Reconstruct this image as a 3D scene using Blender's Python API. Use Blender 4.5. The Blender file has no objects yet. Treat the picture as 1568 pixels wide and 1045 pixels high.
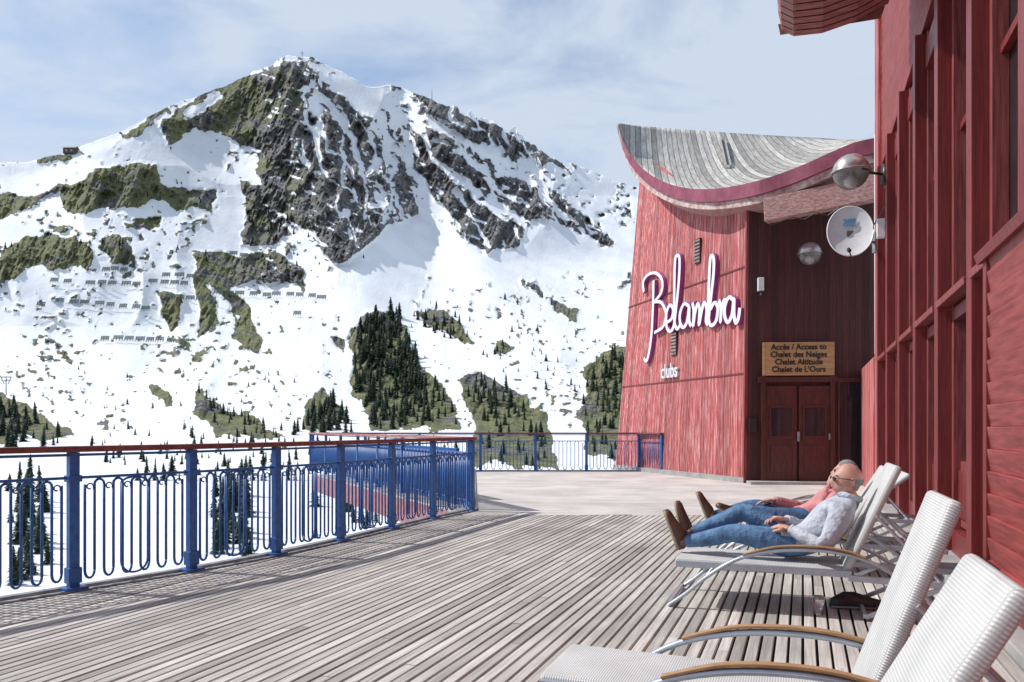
import bpy, bmesh, math, random
import numpy as np
from mathutils import Vector, Matrix
random.seed(7); rng=np.random.RandomState(11)
F=1200.0; CH=1.25; HZ=655.0
def P(px,py,d): return Vector(((px-784)*d/F, d, CH+(HZ-py)*d/F))
sc=bpy.context.scene
col=sc.collection
sc.view_settings.view_transform='Standard'; sc.view_settings.look='None'; sc.view_settings.exposure=0

# ---------------------------------------------------------------- camera, light
cam=bpy.data.cameras.new('camera'); co=bpy.data.objects.new('camera',cam); col.objects.link(co)
cam.sensor_width=36; cam.lens=F*36/1568; cam.shift_y=(HZ-522.5)/1568
cam.clip_start=0.05; cam.clip_end=20000
co.location=(0,0,CH); co.rotation_euler=(math.radians(90),0,0); sc.camera=co
SD=Vector((-0.66,0.16,0.74)).normalized()
sun=bpy.data.lights.new('sun','SUN'); sun.energy=4.2; sun.angle=math.radians(0.6); sun.color=(1,0.965,0.92)
so=bpy.data.objects.new('sun',sun); col.objects.link(so); so.rotation_euler=SD.to_track_quat('Z','Y').to_euler()
w=bpy.data.worlds.new('World'); sc.world=w; w.use_nodes=True
N=w.node_tree.nodes; L=w.node_tree.links; N.clear()
out=N.new('ShaderNodeOutputWorld'); bg=N.new('ShaderNodeBackground'); bg.inputs[1].default_value=0.15
sky=N.new('ShaderNodeTexSky'); sky.sky_type='NISHITA'; sky.sun_disc=False
sky.sun_elevation=math.asin(SD.z); sky.sun_rotation=math.atan2(SD.x,SD.y)%(2*math.pi)
sky.altitude=1200; sky.air_density=1.15; sky.dust_density=0.8; sky.ozone_density=2.4
tc=N.new('ShaderNodeTexCoord'); mp=N.new('ShaderNodeMapping'); mp.inputs['Scale'].default_value=(1.7,1.7,5.0); mp.inputs['Rotation'].default_value=(0.12,0.25,0.3); mp.inputs['Location'].default_value=(0.35,0.1,0.2)
n1=N.new('ShaderNodeTexNoise'); n1.inputs['Scale'].default_value=1.45; n1.inputs['Detail'].default_value=7; n1.inputs['Roughness'].default_value=0.55; n1.inputs['Distortion'].default_value=0.5
cr=N.new('ShaderNodeValToRGB'); cr.color_ramp.elements[0].position=0.38; cr.color_ramp.elements[0].color=(0.12,0.12,0.12,1); cr.color_ramp.elements[1].position=0.58; cr.color_ramp.elements[1].color=(0.92,0.92,0.92,1)
mx=N.new('ShaderNodeMixRGB'); mx.inputs[2].default_value=(4.35,4.95,5.8,1)
L.new(tc.outputs['Generated'],mp.inputs[0]); L.new(mp.outputs[0],n1.inputs[0]); L.new(n1.outputs[0],cr.inputs[0])
L.new(cr.outputs[0],mx.inputs[0]); L.new(sky.outputs[0],mx.inputs[1]); L.new(mx.outputs[0],bg.inputs[0]); L.new(bg.outputs[0],out.inputs[0])

# ---------------------------------------------------------------- materials
def newmat(name):
    m=bpy.data.materials.new(name); m.use_nodes=True; return m,m.node_tree.nodes,m.node_tree.links,m.node_tree.nodes['Principled BSDF']
def nd(N,t,**k):
    n=N.new(t)
    for a,b in k.items():
        if a in n.inputs: n.inputs[a].default_value=b
        else: setattr(n,a,b)
    return n
def simple(name,c1,c2=None,rough=0.6,scale=8,stretch=(1,1,1),bump=0.1,metal=0.0,detail=4,lo=0.35,hi=0.65,bdist=0.01,coat=0):
    m,N,L,B=newmat(name); c2=c2 or tuple(x*0.75 for x in c1)
    t=N.new('ShaderNodeTexCoord'); mp=N.new('ShaderNodeMapping'); mp.inputs['Scale'].default_value=stretch
    n=nd(N,'ShaderNodeTexNoise'); n.inputs['Scale'].default_value=scale; n.inputs['Detail'].default_value=detail; n.inputs['Roughness'].default_value=0.6
    r=N.new('ShaderNodeValToRGB'); e=r.color_ramp.elements; e[0].position=lo; e[1].position=hi; e[0].color=(*c2,1); e[1].color=(*c1,1)
    L.new(t.outputs['Object'],mp.inputs[0]); L.new(mp.outputs[0],n.inputs[0]); L.new(n.outputs[0],r.inputs[0]); L.new(r.outputs[0],B.inputs['Base Color'])
    if bump>0:
        b=N.new('ShaderNodeBump'); b.inputs['Strength'].default_value=bump; b.inputs['Distance'].default_value=bdist
        L.new(n.outputs[0],b.inputs['Height']); L.new(b.outputs[0],B.inputs['Normal'])
    B.inputs['Roughness'].default_value=rough; B.inputs['Metallic'].default_value=metal; B.inputs['Coat Weight'].default_value=coat
    return m
def boards(name,c1,c2,width=0.12,axis=0,grain=(30,30,1.2),gap=0.06,streak=(0.75,0.5,0.48),sam=0.5,rough=0.75,pv=0.25,gapcol=(0.03,0.008,0.008),slo=0.5,shi=0.72):
    m,N,L,B=newmat(name)
    t=N.new('ShaderNodeTexCoord'); sx=N.new('ShaderNodeSeparateXYZ'); L.new(t.outputs['Object'],sx.inputs[0])
    dv=nd(N,'ShaderNodeMath',operation='DIVIDE'); dv.inputs[1].default_value=width; L.new(sx.outputs[axis],dv.inputs[0])
    fl=nd(N,'ShaderNodeMath',operation='FLOOR'); L.new(dv.outputs[0],fl.inputs[0])
    fr=nd(N,'ShaderNodeMath',operation='FRACT'); L.new(dv.outputs[0],fr.inputs[0])
    wn=nd(N,'ShaderNodeTexWhiteNoise',noise_dimensions='1D'); L.new(fl.outputs[0],wn.inputs['W'])
    mp=N.new('ShaderNodeMapping'); mp.inputs['Scale'].default_value=grain
    add=nd(N,'ShaderNodeVectorMath',operation='MULTIPLY_ADD'); L.new(wn.outputs['Color'],add.inputs[0]); add.inputs[1].default_value=(7,7,7); L.new(t.outputs['Object'],add.inputs[2])
    L.new(add.outputs[0],mp.inputs[0])
    n=nd(N,'ShaderNodeTexNoise'); n.inputs['Scale'].default_value=1; n.inputs['Detail'].default_value=5; n.inputs['Roughness'].default_value=0.65; L.new(mp.outputs[0],n.inputs[0])
    r=N.new('ShaderNodeValToRGB'); e=r.color_ramp.elements; e[0].position=0.3; e[1].position=0.6; e[0].color=(*c2,1); e[1].color=(*c1,1); L.new(n.outputs[0],r.inputs[0])
    n2=nd(N,'ShaderNodeTexNoise'); n2.inputs['Scale'].default_value=1.7; n2.inputs['Detail'].default_value=6; n2.inputs['Roughness'].default_value=0.72; L.new(mp.outputs[0],n2.inputs[0])
    r2=N.new('ShaderNodeValToRGB'); e=r2.color_ramp.elements; e[0].position=slo; e[1].position=shi; e[0].color=(0,0,0,1); e[1].color=(sam,sam,sam,1); L.new(n2.outputs[0],r2.inputs[0])
    m1=N.new('ShaderNodeMixRGB'); m1.inputs[2].default_value=(*streak,1); L.new(r2.outputs[0],m1.inputs[0]); L.new(r.outputs[0],m1.inputs[1])
    ml=nd(N,'ShaderNodeMath',operation='MULTIPLY_ADD'); L.new(wn.outputs['Value'],ml.inputs[0]); ml.inputs[1].default_value=pv*2; ml.inputs[2].default_value=1-pv
    m2=nd(N,'ShaderNodeMixRGB',blend_type='MULTIPLY'); m2.inputs[0].default_value=1; L.new(m1.outputs[0],m2.inputs[1]); L.new(ml.outputs[0],m2.inputs[2])
    lt=nd(N,'ShaderNodeMath',operation='LESS_THAN'); lt.inputs[1].default_value=gap; L.new(fr.outputs[0],lt.inputs[0])
    m3=N.new('ShaderNodeMixRGB'); m3.inputs[2].default_value=(*gapcol,1); L.new(lt.outputs[0],m3.inputs[0]); L.new(m2.outputs[0],m3.inputs[1])
    L.new(m3.outputs[0],B.inputs['Base Color']); B.inputs['Roughness'].default_value=rough
    sb=nd(N,'ShaderNodeMath',operation='SUBTRACT'); L.new(n.outputs[0],sb.inputs[0]); L.new(lt.outputs[0],sb.inputs[1])
    b=N.new('ShaderNodeBump'); b.inputs['Strength'].default_value=0.5; b.inputs['Distance'].default_value=0.008; L.new(sb.outputs[0],b.inputs['Height']); L.new(b.outputs[0],B.inputs['Normal'])
    return m
M={}
M['redwall']=boards('weathered_red_boards',(0.44,0.070,0.068),(0.28,0.034,0.036),width=0.14,grain=(30,30,0.7),streak=(0.74,0.44,0.42),sam=0.9,gap=0.09,slo=0.48,shi=0.64,pv=.3)
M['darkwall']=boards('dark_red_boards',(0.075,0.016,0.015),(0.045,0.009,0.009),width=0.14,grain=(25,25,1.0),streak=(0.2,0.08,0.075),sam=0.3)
M['red']=simple('red_paint_wood',(0.26,0.036,0.034),(0.13,0.018,0.018),rough=0.42,scale=3,stretch=(8,8,0.6),bump=0.3,lo=.3,hi=.7,detail=7)
M['red2']=simple('faded_red_frames',(0.33,0.075,0.07),(0.18,0.030,0.028),rough=0.48,scale=4,stretch=(8,8,0.6),bump=0.3,detail=7)
M['redclad']=simple('faded_red_siding',(0.36,0.070,0.064),(0.20,0.030,0.028),rough=0.5,scale=4,stretch=(0.6,8,8),bump=0.3,detail=7)
M['redrail']=simple('red_rail_wood',(0.27,0.065,0.052),(0.13,0.03,0.025),rough=0.55,scale=14,bump=0.3)
M['pink']=simple('faded_red_wood',(0.46,0.20,0.19),(0.33,0.11,0.11),rough=0.7,scale=6,bump=0.3)
M['purple']=simple('maroon_fascia',(0.32,0.07,0.12),(0.20,0.035,0.065),rough=0.55,scale=3,bump=0.2)
M['lightwood']=simple('weathered_fascia_wood',(0.66,0.54,0.50),(0.36,0.19,0.17),rough=0.8,scale=7,bump=0.4,detail=7)
M['beam']=simple('old_beam_wood',(0.50,0.32,0.29),(0.26,0.11,0.10),rough=0.8,scale=5,stretch=(1,4,8),bump=0.5,detail=7)
M['blue']=simple('blue_iron_paint',(0.034,0.135,0.40),(0.022,0.085,0.27),rough=0.38,scale=20,bump=0.08)
M['steel']=simple('galvanised_steel',(0.36,0.37,0.39),(0.2,0.2,0.21),rough=0.5,scale=9,metal=0.3,bump=0.1)
M['alu']=simple('aluminium_frame',(0.50,0.53,0.58),(0.42,0.45,0.5),rough=0.32,scale=15,metal=0.65,bump=0.03)
M['teak']=simple('teak_arm',(0.46,0.27,0.13),(0.30,0.16,0.07),rough=0.45,scale=10,stretch=(1,8,8),bump=0.2)
M['glass']=simple('dark_window_glass',(0.02,0.022,0.028),(0.012,0.012,0.016),rough=0.05,scale=1,bump=0.0)
M['black']=simple('black_plastic',(0.02,0.02,0.022),rough=0.4,bump=0.05)
M['white']=simple('white_paint',(0.82,0.82,0.83),(0.72,0.72,0.74),rough=0.45,scale=6,bump=0.03)
M['grey']=simple('concrete',(0.40,0.39,0.37),(0.27,0.26,0.25),rough=0.85,scale=4,bump=0.4,detail=8)
M['sign']=simple('sign_wood',(0.52,0.31,0.14),(0.38,0.20,0.08),rough=0.6,scale=3,stretch=(1,1,10),bump=0.2)
M['door']=simple('brown_door_wood',(0.10,0.026,0.02),(0.055,0.014,0.012),rough=0.4,scale=4,stretch=(6,6,1),bump=0.15)
M['brown_soffit']=simple('soffit_boards',(0.42,0.15,0.13),(0.22,0.06,0.05),rough=.55,scale=5,stretch=(6,1,1),bump=.3)
M['violet']=simple('violet_sign_side',(0.42,0.08,0.34),rough=0.4,bump=0)
M['shingle']=boards('grey_roof_planks',(0.44,0.42,0.385),(0.22,0.20,0.18),width=0.17,axis=0,grain=(16,0.9,2),streak=(0.70,0.68,0.64),sam=0.85,gap=0.11,pv=0.38,gapcol=(0.10,0.088,0.08))
m,Nn,Ll,B=newmat('clear_glass'); B.inputs['Transmission Weight'].default_value=0.85; B.inputs['Roughness'].default_value=0.05; B.inputs['Base Color'].default_value=(0.75,0.72,0.72,1); M['clear']=m
M['brass']=simple('lamp_metal',(0.62,0.58,0.55),(0.42,0.38,0.36),rough=0.3,metal=0.7,scale=4,bump=0.03)

def deckmat(name,c1,c2,grain,amp=0.62):
    m,N,L,B=newmat(name)
    at=N.new('ShaderNodeAttribute'); at.attribute_name='bv'
    t=N.new('ShaderNodeTexCoord'); mp=N.new('ShaderNodeMapping'); mp.inputs['Scale'].default_value=grain
    sh=nd(N,'ShaderNodeVectorMath',operation='MULTIPLY_ADD'); L.new(at.outputs['Color'],sh.inputs[0]); sh.inputs[1].default_value=(9,9,9); L.new(t.outputs['Object'],sh.inputs[2]); L.new(sh.outputs[0],mp.inputs[0])
    n=nd(N,'ShaderNodeTexNoise'); n.inputs['Scale'].default_value=1; n.inputs['Detail'].default_value=6; n.inputs['Roughness'].default_value=0.7; L.new(mp.outputs[0],n.inputs[0])
    r=N.new('ShaderNodeValToRGB'); e=r.color_ramp.elements; e[0].position=0.32; e[1].position=0.66; e[0].color=(*c2,1); e[1].color=(*c1,1); L.new(n.outputs[0],r.inputs[0])
    n3=nd(N,'ShaderNodeTexNoise'); n3.inputs['Scale'].default_value=0.9; n3.inputs['Detail'].default_value=6; n3.inputs['Roughness'].default_value=0.6; L.new(t.outputs['Object'],n3.inputs[0])
    r3=N.new('ShaderNodeMapRange'); r3.inputs[1].default_value=0.3; r3.inputs[2].default_value=0.7; r3.inputs[3].default_value=0.74; r3.inputs[4].default_value=1.14; L.new(n3.outputs[0],r3.inputs[0])
    ml=nd(N,'ShaderNodeMath',operation='MULTIPLY_ADD'); L.new(at.outputs['Fac'],ml.inputs[0]); ml.inputs[1].default_value=amp; ml.inputs[2].default_value=1.0-amp*.55
    mm=nd(N,'ShaderNodeMath',operation='MULTIPLY'); L.new(ml.outputs[0],mm.inputs[0]); L.new(r3.outputs[0],mm.inputs[1])
    m2=nd(N,'ShaderNodeMixRGB',blend_type='MULTIPLY'); m2.inputs[0].default_value=1; L.new(r.outputs[0],m2.inputs[1]); L.new(mm.outputs[0],m2.inputs[2])
    L.new(m2.outputs[0],B.inputs['Base Color']); B.inputs['Roughness'].default_value=0.8
    b=N.new('ShaderNodeBump'); b.inputs['Strength'].default_value=0.6; b.inputs['Distance'].default_value=0.004; L.new(n.outputs[0],b.inputs['Height']); L.new(b.outputs[0],B.inputs['Normal'])
    return m
M['deck']=deckmat('weathered_deck',(0.60,0.56,0.515),(0.33,0.30,0.27),(60,1.6,20),.62)
M['deck2']=deckmat('pale_deck',(0.66,0.62,0.575),(0.53,0.49,0.45),(60,1.6,20),.2)

# ---------------------------------------------------------------- mesh builder
class MB:
    def __init__(s): s.v=[]; s.f=[]; s.m=[]
    def face(s,pts,mat=0):
        i=len(s.v); s.v+= [tuple(p) for p in pts]; s.f.append(tuple(range(i,i+len(pts)))); s.m.append(mat)
    def box(s,c,size,mat=0,R=None):
        i=len(s.v); c=Vector(c); hx,hy,hz=[a/2 for a in size]
        for x,y,z in [(-1,-1,-1),(1,-1,-1),(1,1,-1),(-1,1,-1),(-1,-1,1),(1,-1,1),(1,1,1),(-1,1,1)]:
            p=Vector((x*hx,y*hy,z*hz)); p=(R@p if R else p)+c; s.v.append(tuple(p))
        for q in [(0,3,2,1),(4,5,6,7),(0,1,5,4),(1,2,6,5),(2,3,7,6),(3,0,4,7)]:
            s.f.append(tuple(i+k for k in q)); s.m.append(mat)
    def beam(s,a,b,wd,h,mat=0,up=Vector((0,0,1))):
        a=Vector(a); b=Vector(b); x=(b-a); ln=x.length; x.normalize(); y=up.cross(x).normalized(); z=x.cross(y)
        R=Matrix((x,y,z)).transposed(); s.box((a+b)/2,(ln,wd,h),mat,R)
    def tube(s,path,r,mat=0,n=6,flat=1.0):
        path=[Vector(p) for p in path]; k=len(path); rr=r if isinstance(r,(list,tuple)) else [r]*k
        t0=(path[1]-path[0]).normalized(); ref=Vector((0,0,1)) if abs(t0.z)<0.9 else Vector((1,0,0))
        x=t0.cross(ref).normalized(); i0=len(s.v)
        for j,p in enumerate(path):
            t=(path[min(j+1,k-1)]-path[max(j-1,0)]).normalized()
            x=(x-t*x.dot(t)).normalized(); y=t.cross(x)
            for a in range(n):
                an=2*math.pi*a/n; s.v.append(tuple(p+x*math.cos(an)*rr[j]+y*math.sin(an)*rr[j]*flat))
        for j in range(k-1):
            for a in range(n):
                b=(a+1)%n; s.f.append((i0+j*n+a,i0+j*n+b,i0+(j+1)*n+b,i0+(j+1)*n+a)); s.m.append(mat)
        s.f.append(tuple(i0+a for a in range(n))[::-1]); s.m.append(mat)
        s.f.append(tuple(i0+(k-1)*n+a for a in range(n))); s.m.append(mat)
    def ball(s,c,r,mat=0,nu=20,nv=12,R=None,v0=0.0,v1=1.0):
        c=Vector(c); r=(r,r,r) if not isinstance(r,(tuple,list)) else r; i0=len(s.v)
        for j in range(nv+1):
            th=math.pi*(v0+(v1-v0)*j/nv)
            for a in range(nu):
                ph=2*math.pi*a/nu; p=Vector((r[0]*math.sin(th)*math.cos(ph),r[1]*math.sin(th)*math.sin(ph),r[2]*math.cos(th)))
                s.v.append(tuple(c+(R@p if R else p)))
        for j in range(nv):
            for a in range(nu):
                b=(a+1)%nu; s.f.append((i0+j*nu+a,i0+(j+1)*nu+a,i0+(j+1)*nu+b,i0+j*nu+b)); s.m.append(mat)
    def obj(s,name,mats,parent=None,smooth=False,mw=None,bevel=0,auto=None,weld=False):
        me=bpy.data.meshes.new(name); me.from_pydata(s.v,[],s.f)
        for m in mats: me.materials.append(m)
        me.polygons.foreach_set('material_index',s.m)
        if smooth: me.polygons.foreach_set('use_smooth',[True]*len(s.f))
        if weld:
            bm=bmesh.new(); bm.from_mesh(me); bmesh.ops.remove_doubles(bm,verts=bm.verts,dist=1e-4); bm.to_mesh(me); bm.free()
        me.update(); o=bpy.data.objects.new(name,me); col.objects.link(o)
        if parent: o.parent=parent
        if mw is not None: o.matrix_world=mw
        if bevel:
            b=o.modifiers.new('b','BEVEL'); b.width=bevel; b.segments=2; b.limit_method='ANGLE'
        return o
def empty(name,mw=None):
    o=bpy.data.objects.new(name,None); col.objects.link(o)
    if mw is not None: o.matrix_world=mw
    o.empty_display_size=0.1
    return o
def frame(o,x,y,z=(0,0,1)):
    m=Matrix((Vector(x).normalized(),Vector(y).normalized(),Vector(z).normalized())).transposed().to_4x4(); m.translation=Vector(o); return m

# ---------------------------------------------------------------- numpy noise
TB=rng.rand(512,512)
def vn(x,y,s=0):
    x=x+s*37.7; y=y+s*91.3; xi=np.floor(x).astype(int); yi=np.floor(y).astype(int); fx=x-xi; fy=y-yi
    fx=fx*fx*fx*(fx*(fx*6-15)+10); fy=fy*fy*fy*(fy*(fy*6-15)+10)
    a=TB[xi%512,yi%512]; b=TB[(xi+1)%512,yi%512]; c=TB[xi%512,(yi+1)%512]; d=TB[(xi+1)%512,(yi+1)%512]
    return (a*(1-fx)+b*fx)*(1-fy)+(c*(1-fx)+d*fx)*fy
def fbm(x,y,o=5,s=0,g=0.5):
    r=0; a=1; t=0
    for i in range(o): r=r+a*vn(x,y,s+i*3); t+=a; a*=g; x=x*2.03; y=y*2.03
    return r/t
def ridg(x,y,o=5,s=0,g=0.55):
    r=0;a=1;t=0
    for i in range(o): r=r+a*(1-np.abs(2*vn(x,y,s+i*3)-1)); t+=a; a*=g; x=x*2.07; y=y*2.07
    return r/t
def inpoly(X,Y,poly):
    r=np.zeros(X.shape,bool); n=len(poly)
    for i in range(n):
        x1,y1=poly[i]; x2,y2=poly[(i+1)%n]
        if y1==y2: continue
        c=((y1>Y)!=(y2>Y))&(X<(x2-x1)*(Y-y1)/(y2-y1)+x1); r^=c
    return r
# ---------------------------------------------------------------- terrain
SKY=[(-900,380),(-300,300),(0,250),(50,248),(110,230),(180,205),(250,167),(330,138),(390,112),(430,88),(478,88),(510,107),(560,130),(600,132),(650,146),(700,172),(760,196),(830,235),(870,250),(930,272),(985,290),(1100,330),(1300,380),(1600,420),(2600,450)]
cols=np.concatenate([np.linspace(-900,-20,50),np.linspace(-12,1010,860),np.linspace(1020,2600,70)])
S=np.interp(cols,[a for a,b in SKY],[b for a,b in SKY])
S=S-(fbm(cols/35,cols*0+3,4,1)-0.5)*12
tower=np.exp(-((cols-770)/95)**4); S=S-tower*np.clip(vn(cols/11,cols*0+9,5)-0.5,0,1)*40-tower*(vn(cols/5,cols*0+9,6)-.5)*7
tw2=np.exp(-((cols-420)/45)**4); S=S-tw2*(vn(cols/9,cols*0+2,7)-.5)*9
t=np.concatenate([np.linspace(0,1,520),1+np.linspace(0.01,1,100)])
t1=np.clip(t,0,1)[:,None]; t2=np.clip(t-1,0,1)[:,None]
PY=S[None,:]+(720-S[None,:])*t1+t2*800; PX=np.repeat(cols[None,:],len(t),0)
DK=[(60,1750),(86,1700),(200,1500),(300,1330),(400,1120),(500,900),(600,690),(640,600),(700,400),(740,290),(800,200),(900,130),(1045,80),(1500,36),(1600,30)]
D=np.exp(np.interp(PY,[a for a,b in DK],np.log([b for a,b in DK])))
def sm(x,a,b):
    t=np.clip((x-a)/(b-a),0,1); return t*t*(3-2*t)
hi=1-sm(PY,380,560)
D*=1+0.28*sm(PX,560,1000)*hi - 0.16*(1-sm(PX,120,420))*hi
D*=1-0.07*np.exp(-((PX-(430+0.30*(PY-90)))/70)**2)*hi
D*=1+0.06*np.exp(-((PX-(610+0.25*(PY-150)))/45)**2)*hi
far=1-sm(PY,620,720)
wx=PX+(fbm(PX/40,PY/40,5,20,.6)-.5)*40; wy=PY+(fbm(PX/40,PY/40,5,40,.6)-.5)*34
ROCK=[
[(432,86),(470,92),(495,120),(520,150),(575,180),(600,215),(625,255),(640,325),(600,345),(575,365),(545,395),(500,405),(470,365),(430,325),(400,290),(385,240),(350,215),(330,195),(300,195),(255,222),(240,195),(280,165),(330,136),(390,108)],
[(600,188),(628,190),(650,230),(685,280),(725,300),(765,330),(800,350),(785,385),(740,388),(700,355),(660,300),(628,245)],
[(648,196),(690,205),(740,250),(800,280),(850,300),(935,365),(950,380),(900,368),(850,340),(800,330),(760,305),(700,270),(665,235)],
[(630,140),(700,165),(760,190),(830,228),(880,246),(880,262),(820,256),(740,222),(680,190)],
[(370,285),(420,290),(445,335),(420,375),(370,372),(380,330)],
[(85,290),(140,258),(240,255),(245,285),(330,300),(330,322),(240,312),(200,322),(100,325)],
[(0,385),(50,360),(110,360),(145,385),(140,415),(100,412),(60,402),(0,445)],
[(150,370),(190,365),(200,412),(180,402)],
[(235,440),(265,440),(272,500),(255,512),(240,480)],
[(288,385),(340,382),(420,390),(475,430),(470,442),(400,430),(360,436),(385,470),(400,515),(390,540),(360,515),(350,462),(328,440),(325,512),(305,520),(295,430)],
[(-900,280),(0,290),(90,292),(40,312),(0,335),(-900,400)],
[(-900,600),(0,610),(50,622),(100,658),(110,674),(-900,680)],
[(300,592),(340,620),(400,645),(435,670),(335,668),(300,632)],
[(545,505),(580,470),(605,470),(630,520),(655,560),(695,600),(705,658),(570,658),(535,580)],
[(708,580),(740,568),(792,600),(830,640),(850,718),(730,712),(718,640)],
[(888,560),(920,540),(960,528),(960,718),(900,690)],
[(630,478),(700,480),(725,522),(680,515),(650,500)],
[(462,622),(500,598),(532,640),(500,656),(462,652)],
[(60,242),(110,228),(125,240),(60,252)],
[(180,200),(255,165),(262,172),(190,212)],
[(790,436),(832,444),(828,452),(792,446)],[(840,458),(900,470),(885,482),(845,475)],
[(235,595),(262,600),(268,622),(240,612)],[(185,340),(245,338),(240,352),(200,352)],
[(515,520),(540,525),(530,535)],[(752,520),(780,528),(775,545),(755,540)],
]
mk=np.zeros(PX.shape)
for p in ROCK: mk[inpoly(wx,wy,p)]=1
def seg(ax,ay,bx,by,wd):
    dx,dy=bx-ax,by-ay; tt=np.clip(((wx-ax)*dx+(wy-ay)*dy)/(dx*dx+dy*dy),0,1)
    return np.hypot(wx-ax-tt*dx,wy-ay-tt*dy)<wd*(1-.5*tt)
for c in [(470,138,530,195,7),(478,160,500,235,5),(530,195,560,270,6),(575,215,560,330,4),(598,210,612,330,6),(330,205,390,235,6),(290,175,330,150,7),(520,235,545,300,4),(640,300,700,345,5),(690,290,740,340,4),(430,330,500,385,4),(740,260,800,310,5),(600,310,590,345,6),(505,140,560,175,5),(700,235,790,300,5),(820,290,880,350,5)]:
    mk[seg(*c)]=0
cu=(PX*0.93-PY*0.36)+(fbm(PX/30,PY/30,3,300)-.5)*30; cv=(PY*0.93+PX*0.36)
ch_=vn(cu/9,cv/60,310)*.6+vn(cu/4.5,cv/26,313)*.4
alp=sm(PX,430,480)*(1-sm(PY,420,450))
mk*=1-alp*((ch_>0.70)*1.0)
led=vn(PX/16+PY/30,PY/5-PX/14,320)*.6+vn(PX/7,PY/3.5-PX/10,323)*.4
mk*=1-((led>0.74)&(PY<460)&(PX>400))*.9
sp=fbm(PX/9,PY/6,4,70); dens=fbm(PX/90,PY/60,3,80)
lf=(1-sm(PX,400,520))*sm(PY,230,330)*(1-sm(PY,560,680))
mk=np.maximum(mk,((sp+0.45*dens)>0.975-0.085*lf)*0.8*far*(PX<520))
rt=sm(PX,620,760)*sm(PY,415,440)*(1-sm(PY,520,600))
mk=np.maximum(mk,((sp+0.45*dens)>0.96-.08*rt)*0.75*(rt>.02))
rt2=sm(PX,560,620)*(1-sm(PY,270,380))
mk=np.maximum(mk,((sp+0.45*dens)>0.92)*0.8*(rt2>.2))
lo_=sm(PY,540,600)*(1-sm(PY,640,670))
mk=np.maximum(mk,((sp+0.45*dens)>0.95-.03*lo_)*0.75*(lo_>.3))
def blur(a,k=1):
    for _ in range(k):
        b=a.copy(); b[1:-1,1:-1]=(a[1:-1,1:-1]*2+a[:-2,1:-1]+a[2:,1:-1]+a[1:-1,:-2]+a[1:-1,2:])/6; a=b
    return a
mk=blur(mk,1)
VEG=np.clip((1-sm(PX,330,430))+0.7*(fbm(PX/25,PY/25,3,200)>0.50)*(1-sm(PX,430,520))+sm(PY,430,520),0,1)
mkb=blur(mk,9)*(1-.45*VEG)
u1=(PX*0.80+PY*0.35); u2=(PY*0.85-PX*0.35)
rel=(ridg(u1/30,u2/70,6,100,0.62)-0.55)*0.10*mkb + (ridg(PX/190,PY/220,2,130)-0.5)*0.055*far + (fbm(PX/50,PY/60,3,150)-0.5)*0.008*far
edge=sm(PY-S[None,:],0,25)
D2=D*(1-rel*(0.35+0.65*edge)*(0.15+0.85*far))*(1+.05*(fbm(PX/160,PY/60,3,170)-.5)*(1-far))
Xw=(PX-784)*D2/F; Yw=D2; Zw=CH+(HZ-PY)*D2/F
bx=[];by=[];bz=[];bm=[]
for k in [8,7,6,5,4,3,2,1]:
    q=k*k*9.0; s0=(D2[0]+q)/D2[0]; bx.append(Xw[0]*s0); by.append(Yw[0]*s0); bz.append(Zw[0]-q*0.75-2*k); bm.append(mk[0])
Xa=np.vstack(bx+[Xw,Xw[-1:]*0.05]); Ya=np.vstack(by+[Yw,Yw[-1:]*0.0-6]); Za=np.vstack(bz+[Zw,Zw[-1:]*0-25]); Ma=np.vstack(bm+[mk,mk[-1:]])
Va=np.vstack([VEG[:1]]*8+[VEG,VEG[-1:]])
R_,C_=Xa.shape
me=bpy.data.meshes.new('mountain_terrain'); me.vertices.add(R_*C_)
me.vertices.foreach_set('co',np.stack([Xa,Ya,Za],-1).reshape(-1).astype(np.float32))
i=np.arange(R_*C_).reshape(R_,C_); q=np.stack([i[:-1,:-1],i[1:,:-1],i[1:,1:],i[:-1,1:]],-1).reshape(-1,4)
me.loops.add(q.size); me.polygons.add(len(q)); me.loops.foreach_set('vertex_index',q.reshape(-1).astype(np.int32))
me.polygons.foreach_set('loop_start',np.arange(0,q.size,4,dtype=np.int32)); 
me.polygons.foreach_set('use_smooth',np.ones(len(q),bool)); me.update(calc_edges=True)
for nm,ar in (('rock',Ma),('veg',Va)):
    a=me.attributes.new(nm,'FLOAT','POINT'); a.data.foreach_set('value',ar.reshape(-1).astype(np.float32))
ter=bpy.data.objects.new('mountain_terrain',me); col.objects.link(ter)
m,N,L,B=newmat('snow_and_rock')
t_=N.new('ShaderNodeTexCoord'); ar=N.new('ShaderNodeAttribute'); ar.attribute_name='rock'; av=N.new('ShaderNodeAttribute'); av.attribute_name='veg'
def tn(scale,detail,rough,stretch=(1,1,1),dist=0):
    mp=N.new('ShaderNodeMapping'); mp.inputs['Scale'].default_value=stretch; L.new(t_.outputs['Object'],mp.inputs[0])
    n=N.new('ShaderNodeTexNoise'); n.inputs['Scale'].default_value=scale; n.inputs['Detail'].default_value=detail; n.inputs['Roughness'].default_value=rough; n.inputs['Distortion'].default_value=dist; L.new(mp.outputs[0],n.inputs[0]); return n
def mth(op,a,b=None,c=None):
    n=N.new('ShaderNodeMath'); n.operation=op
    for k,x in enumerate((a,b,c)):
        if x is None: continue
        if isinstance(x,(int,float)): n.inputs[k].default_value=x
        else: L.new(x,n.inputs[k])
    return n.outputs[0]
nA=tn(0.09,6,0.72,(1,0.7,1)); nB=tn(0.11,7,0.78); nC=tn(0.010,4,0.6); nD=tn(0.02,3,0.5); nS=tn(0.16,4,0.65,(1,.5,1))
geo=N.new('ShaderNodeNewGeometry'); sz=N.new('ShaderNodeSeparateXYZ'); L.new(geo.outputs['Normal'],sz.inputs[0])
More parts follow.
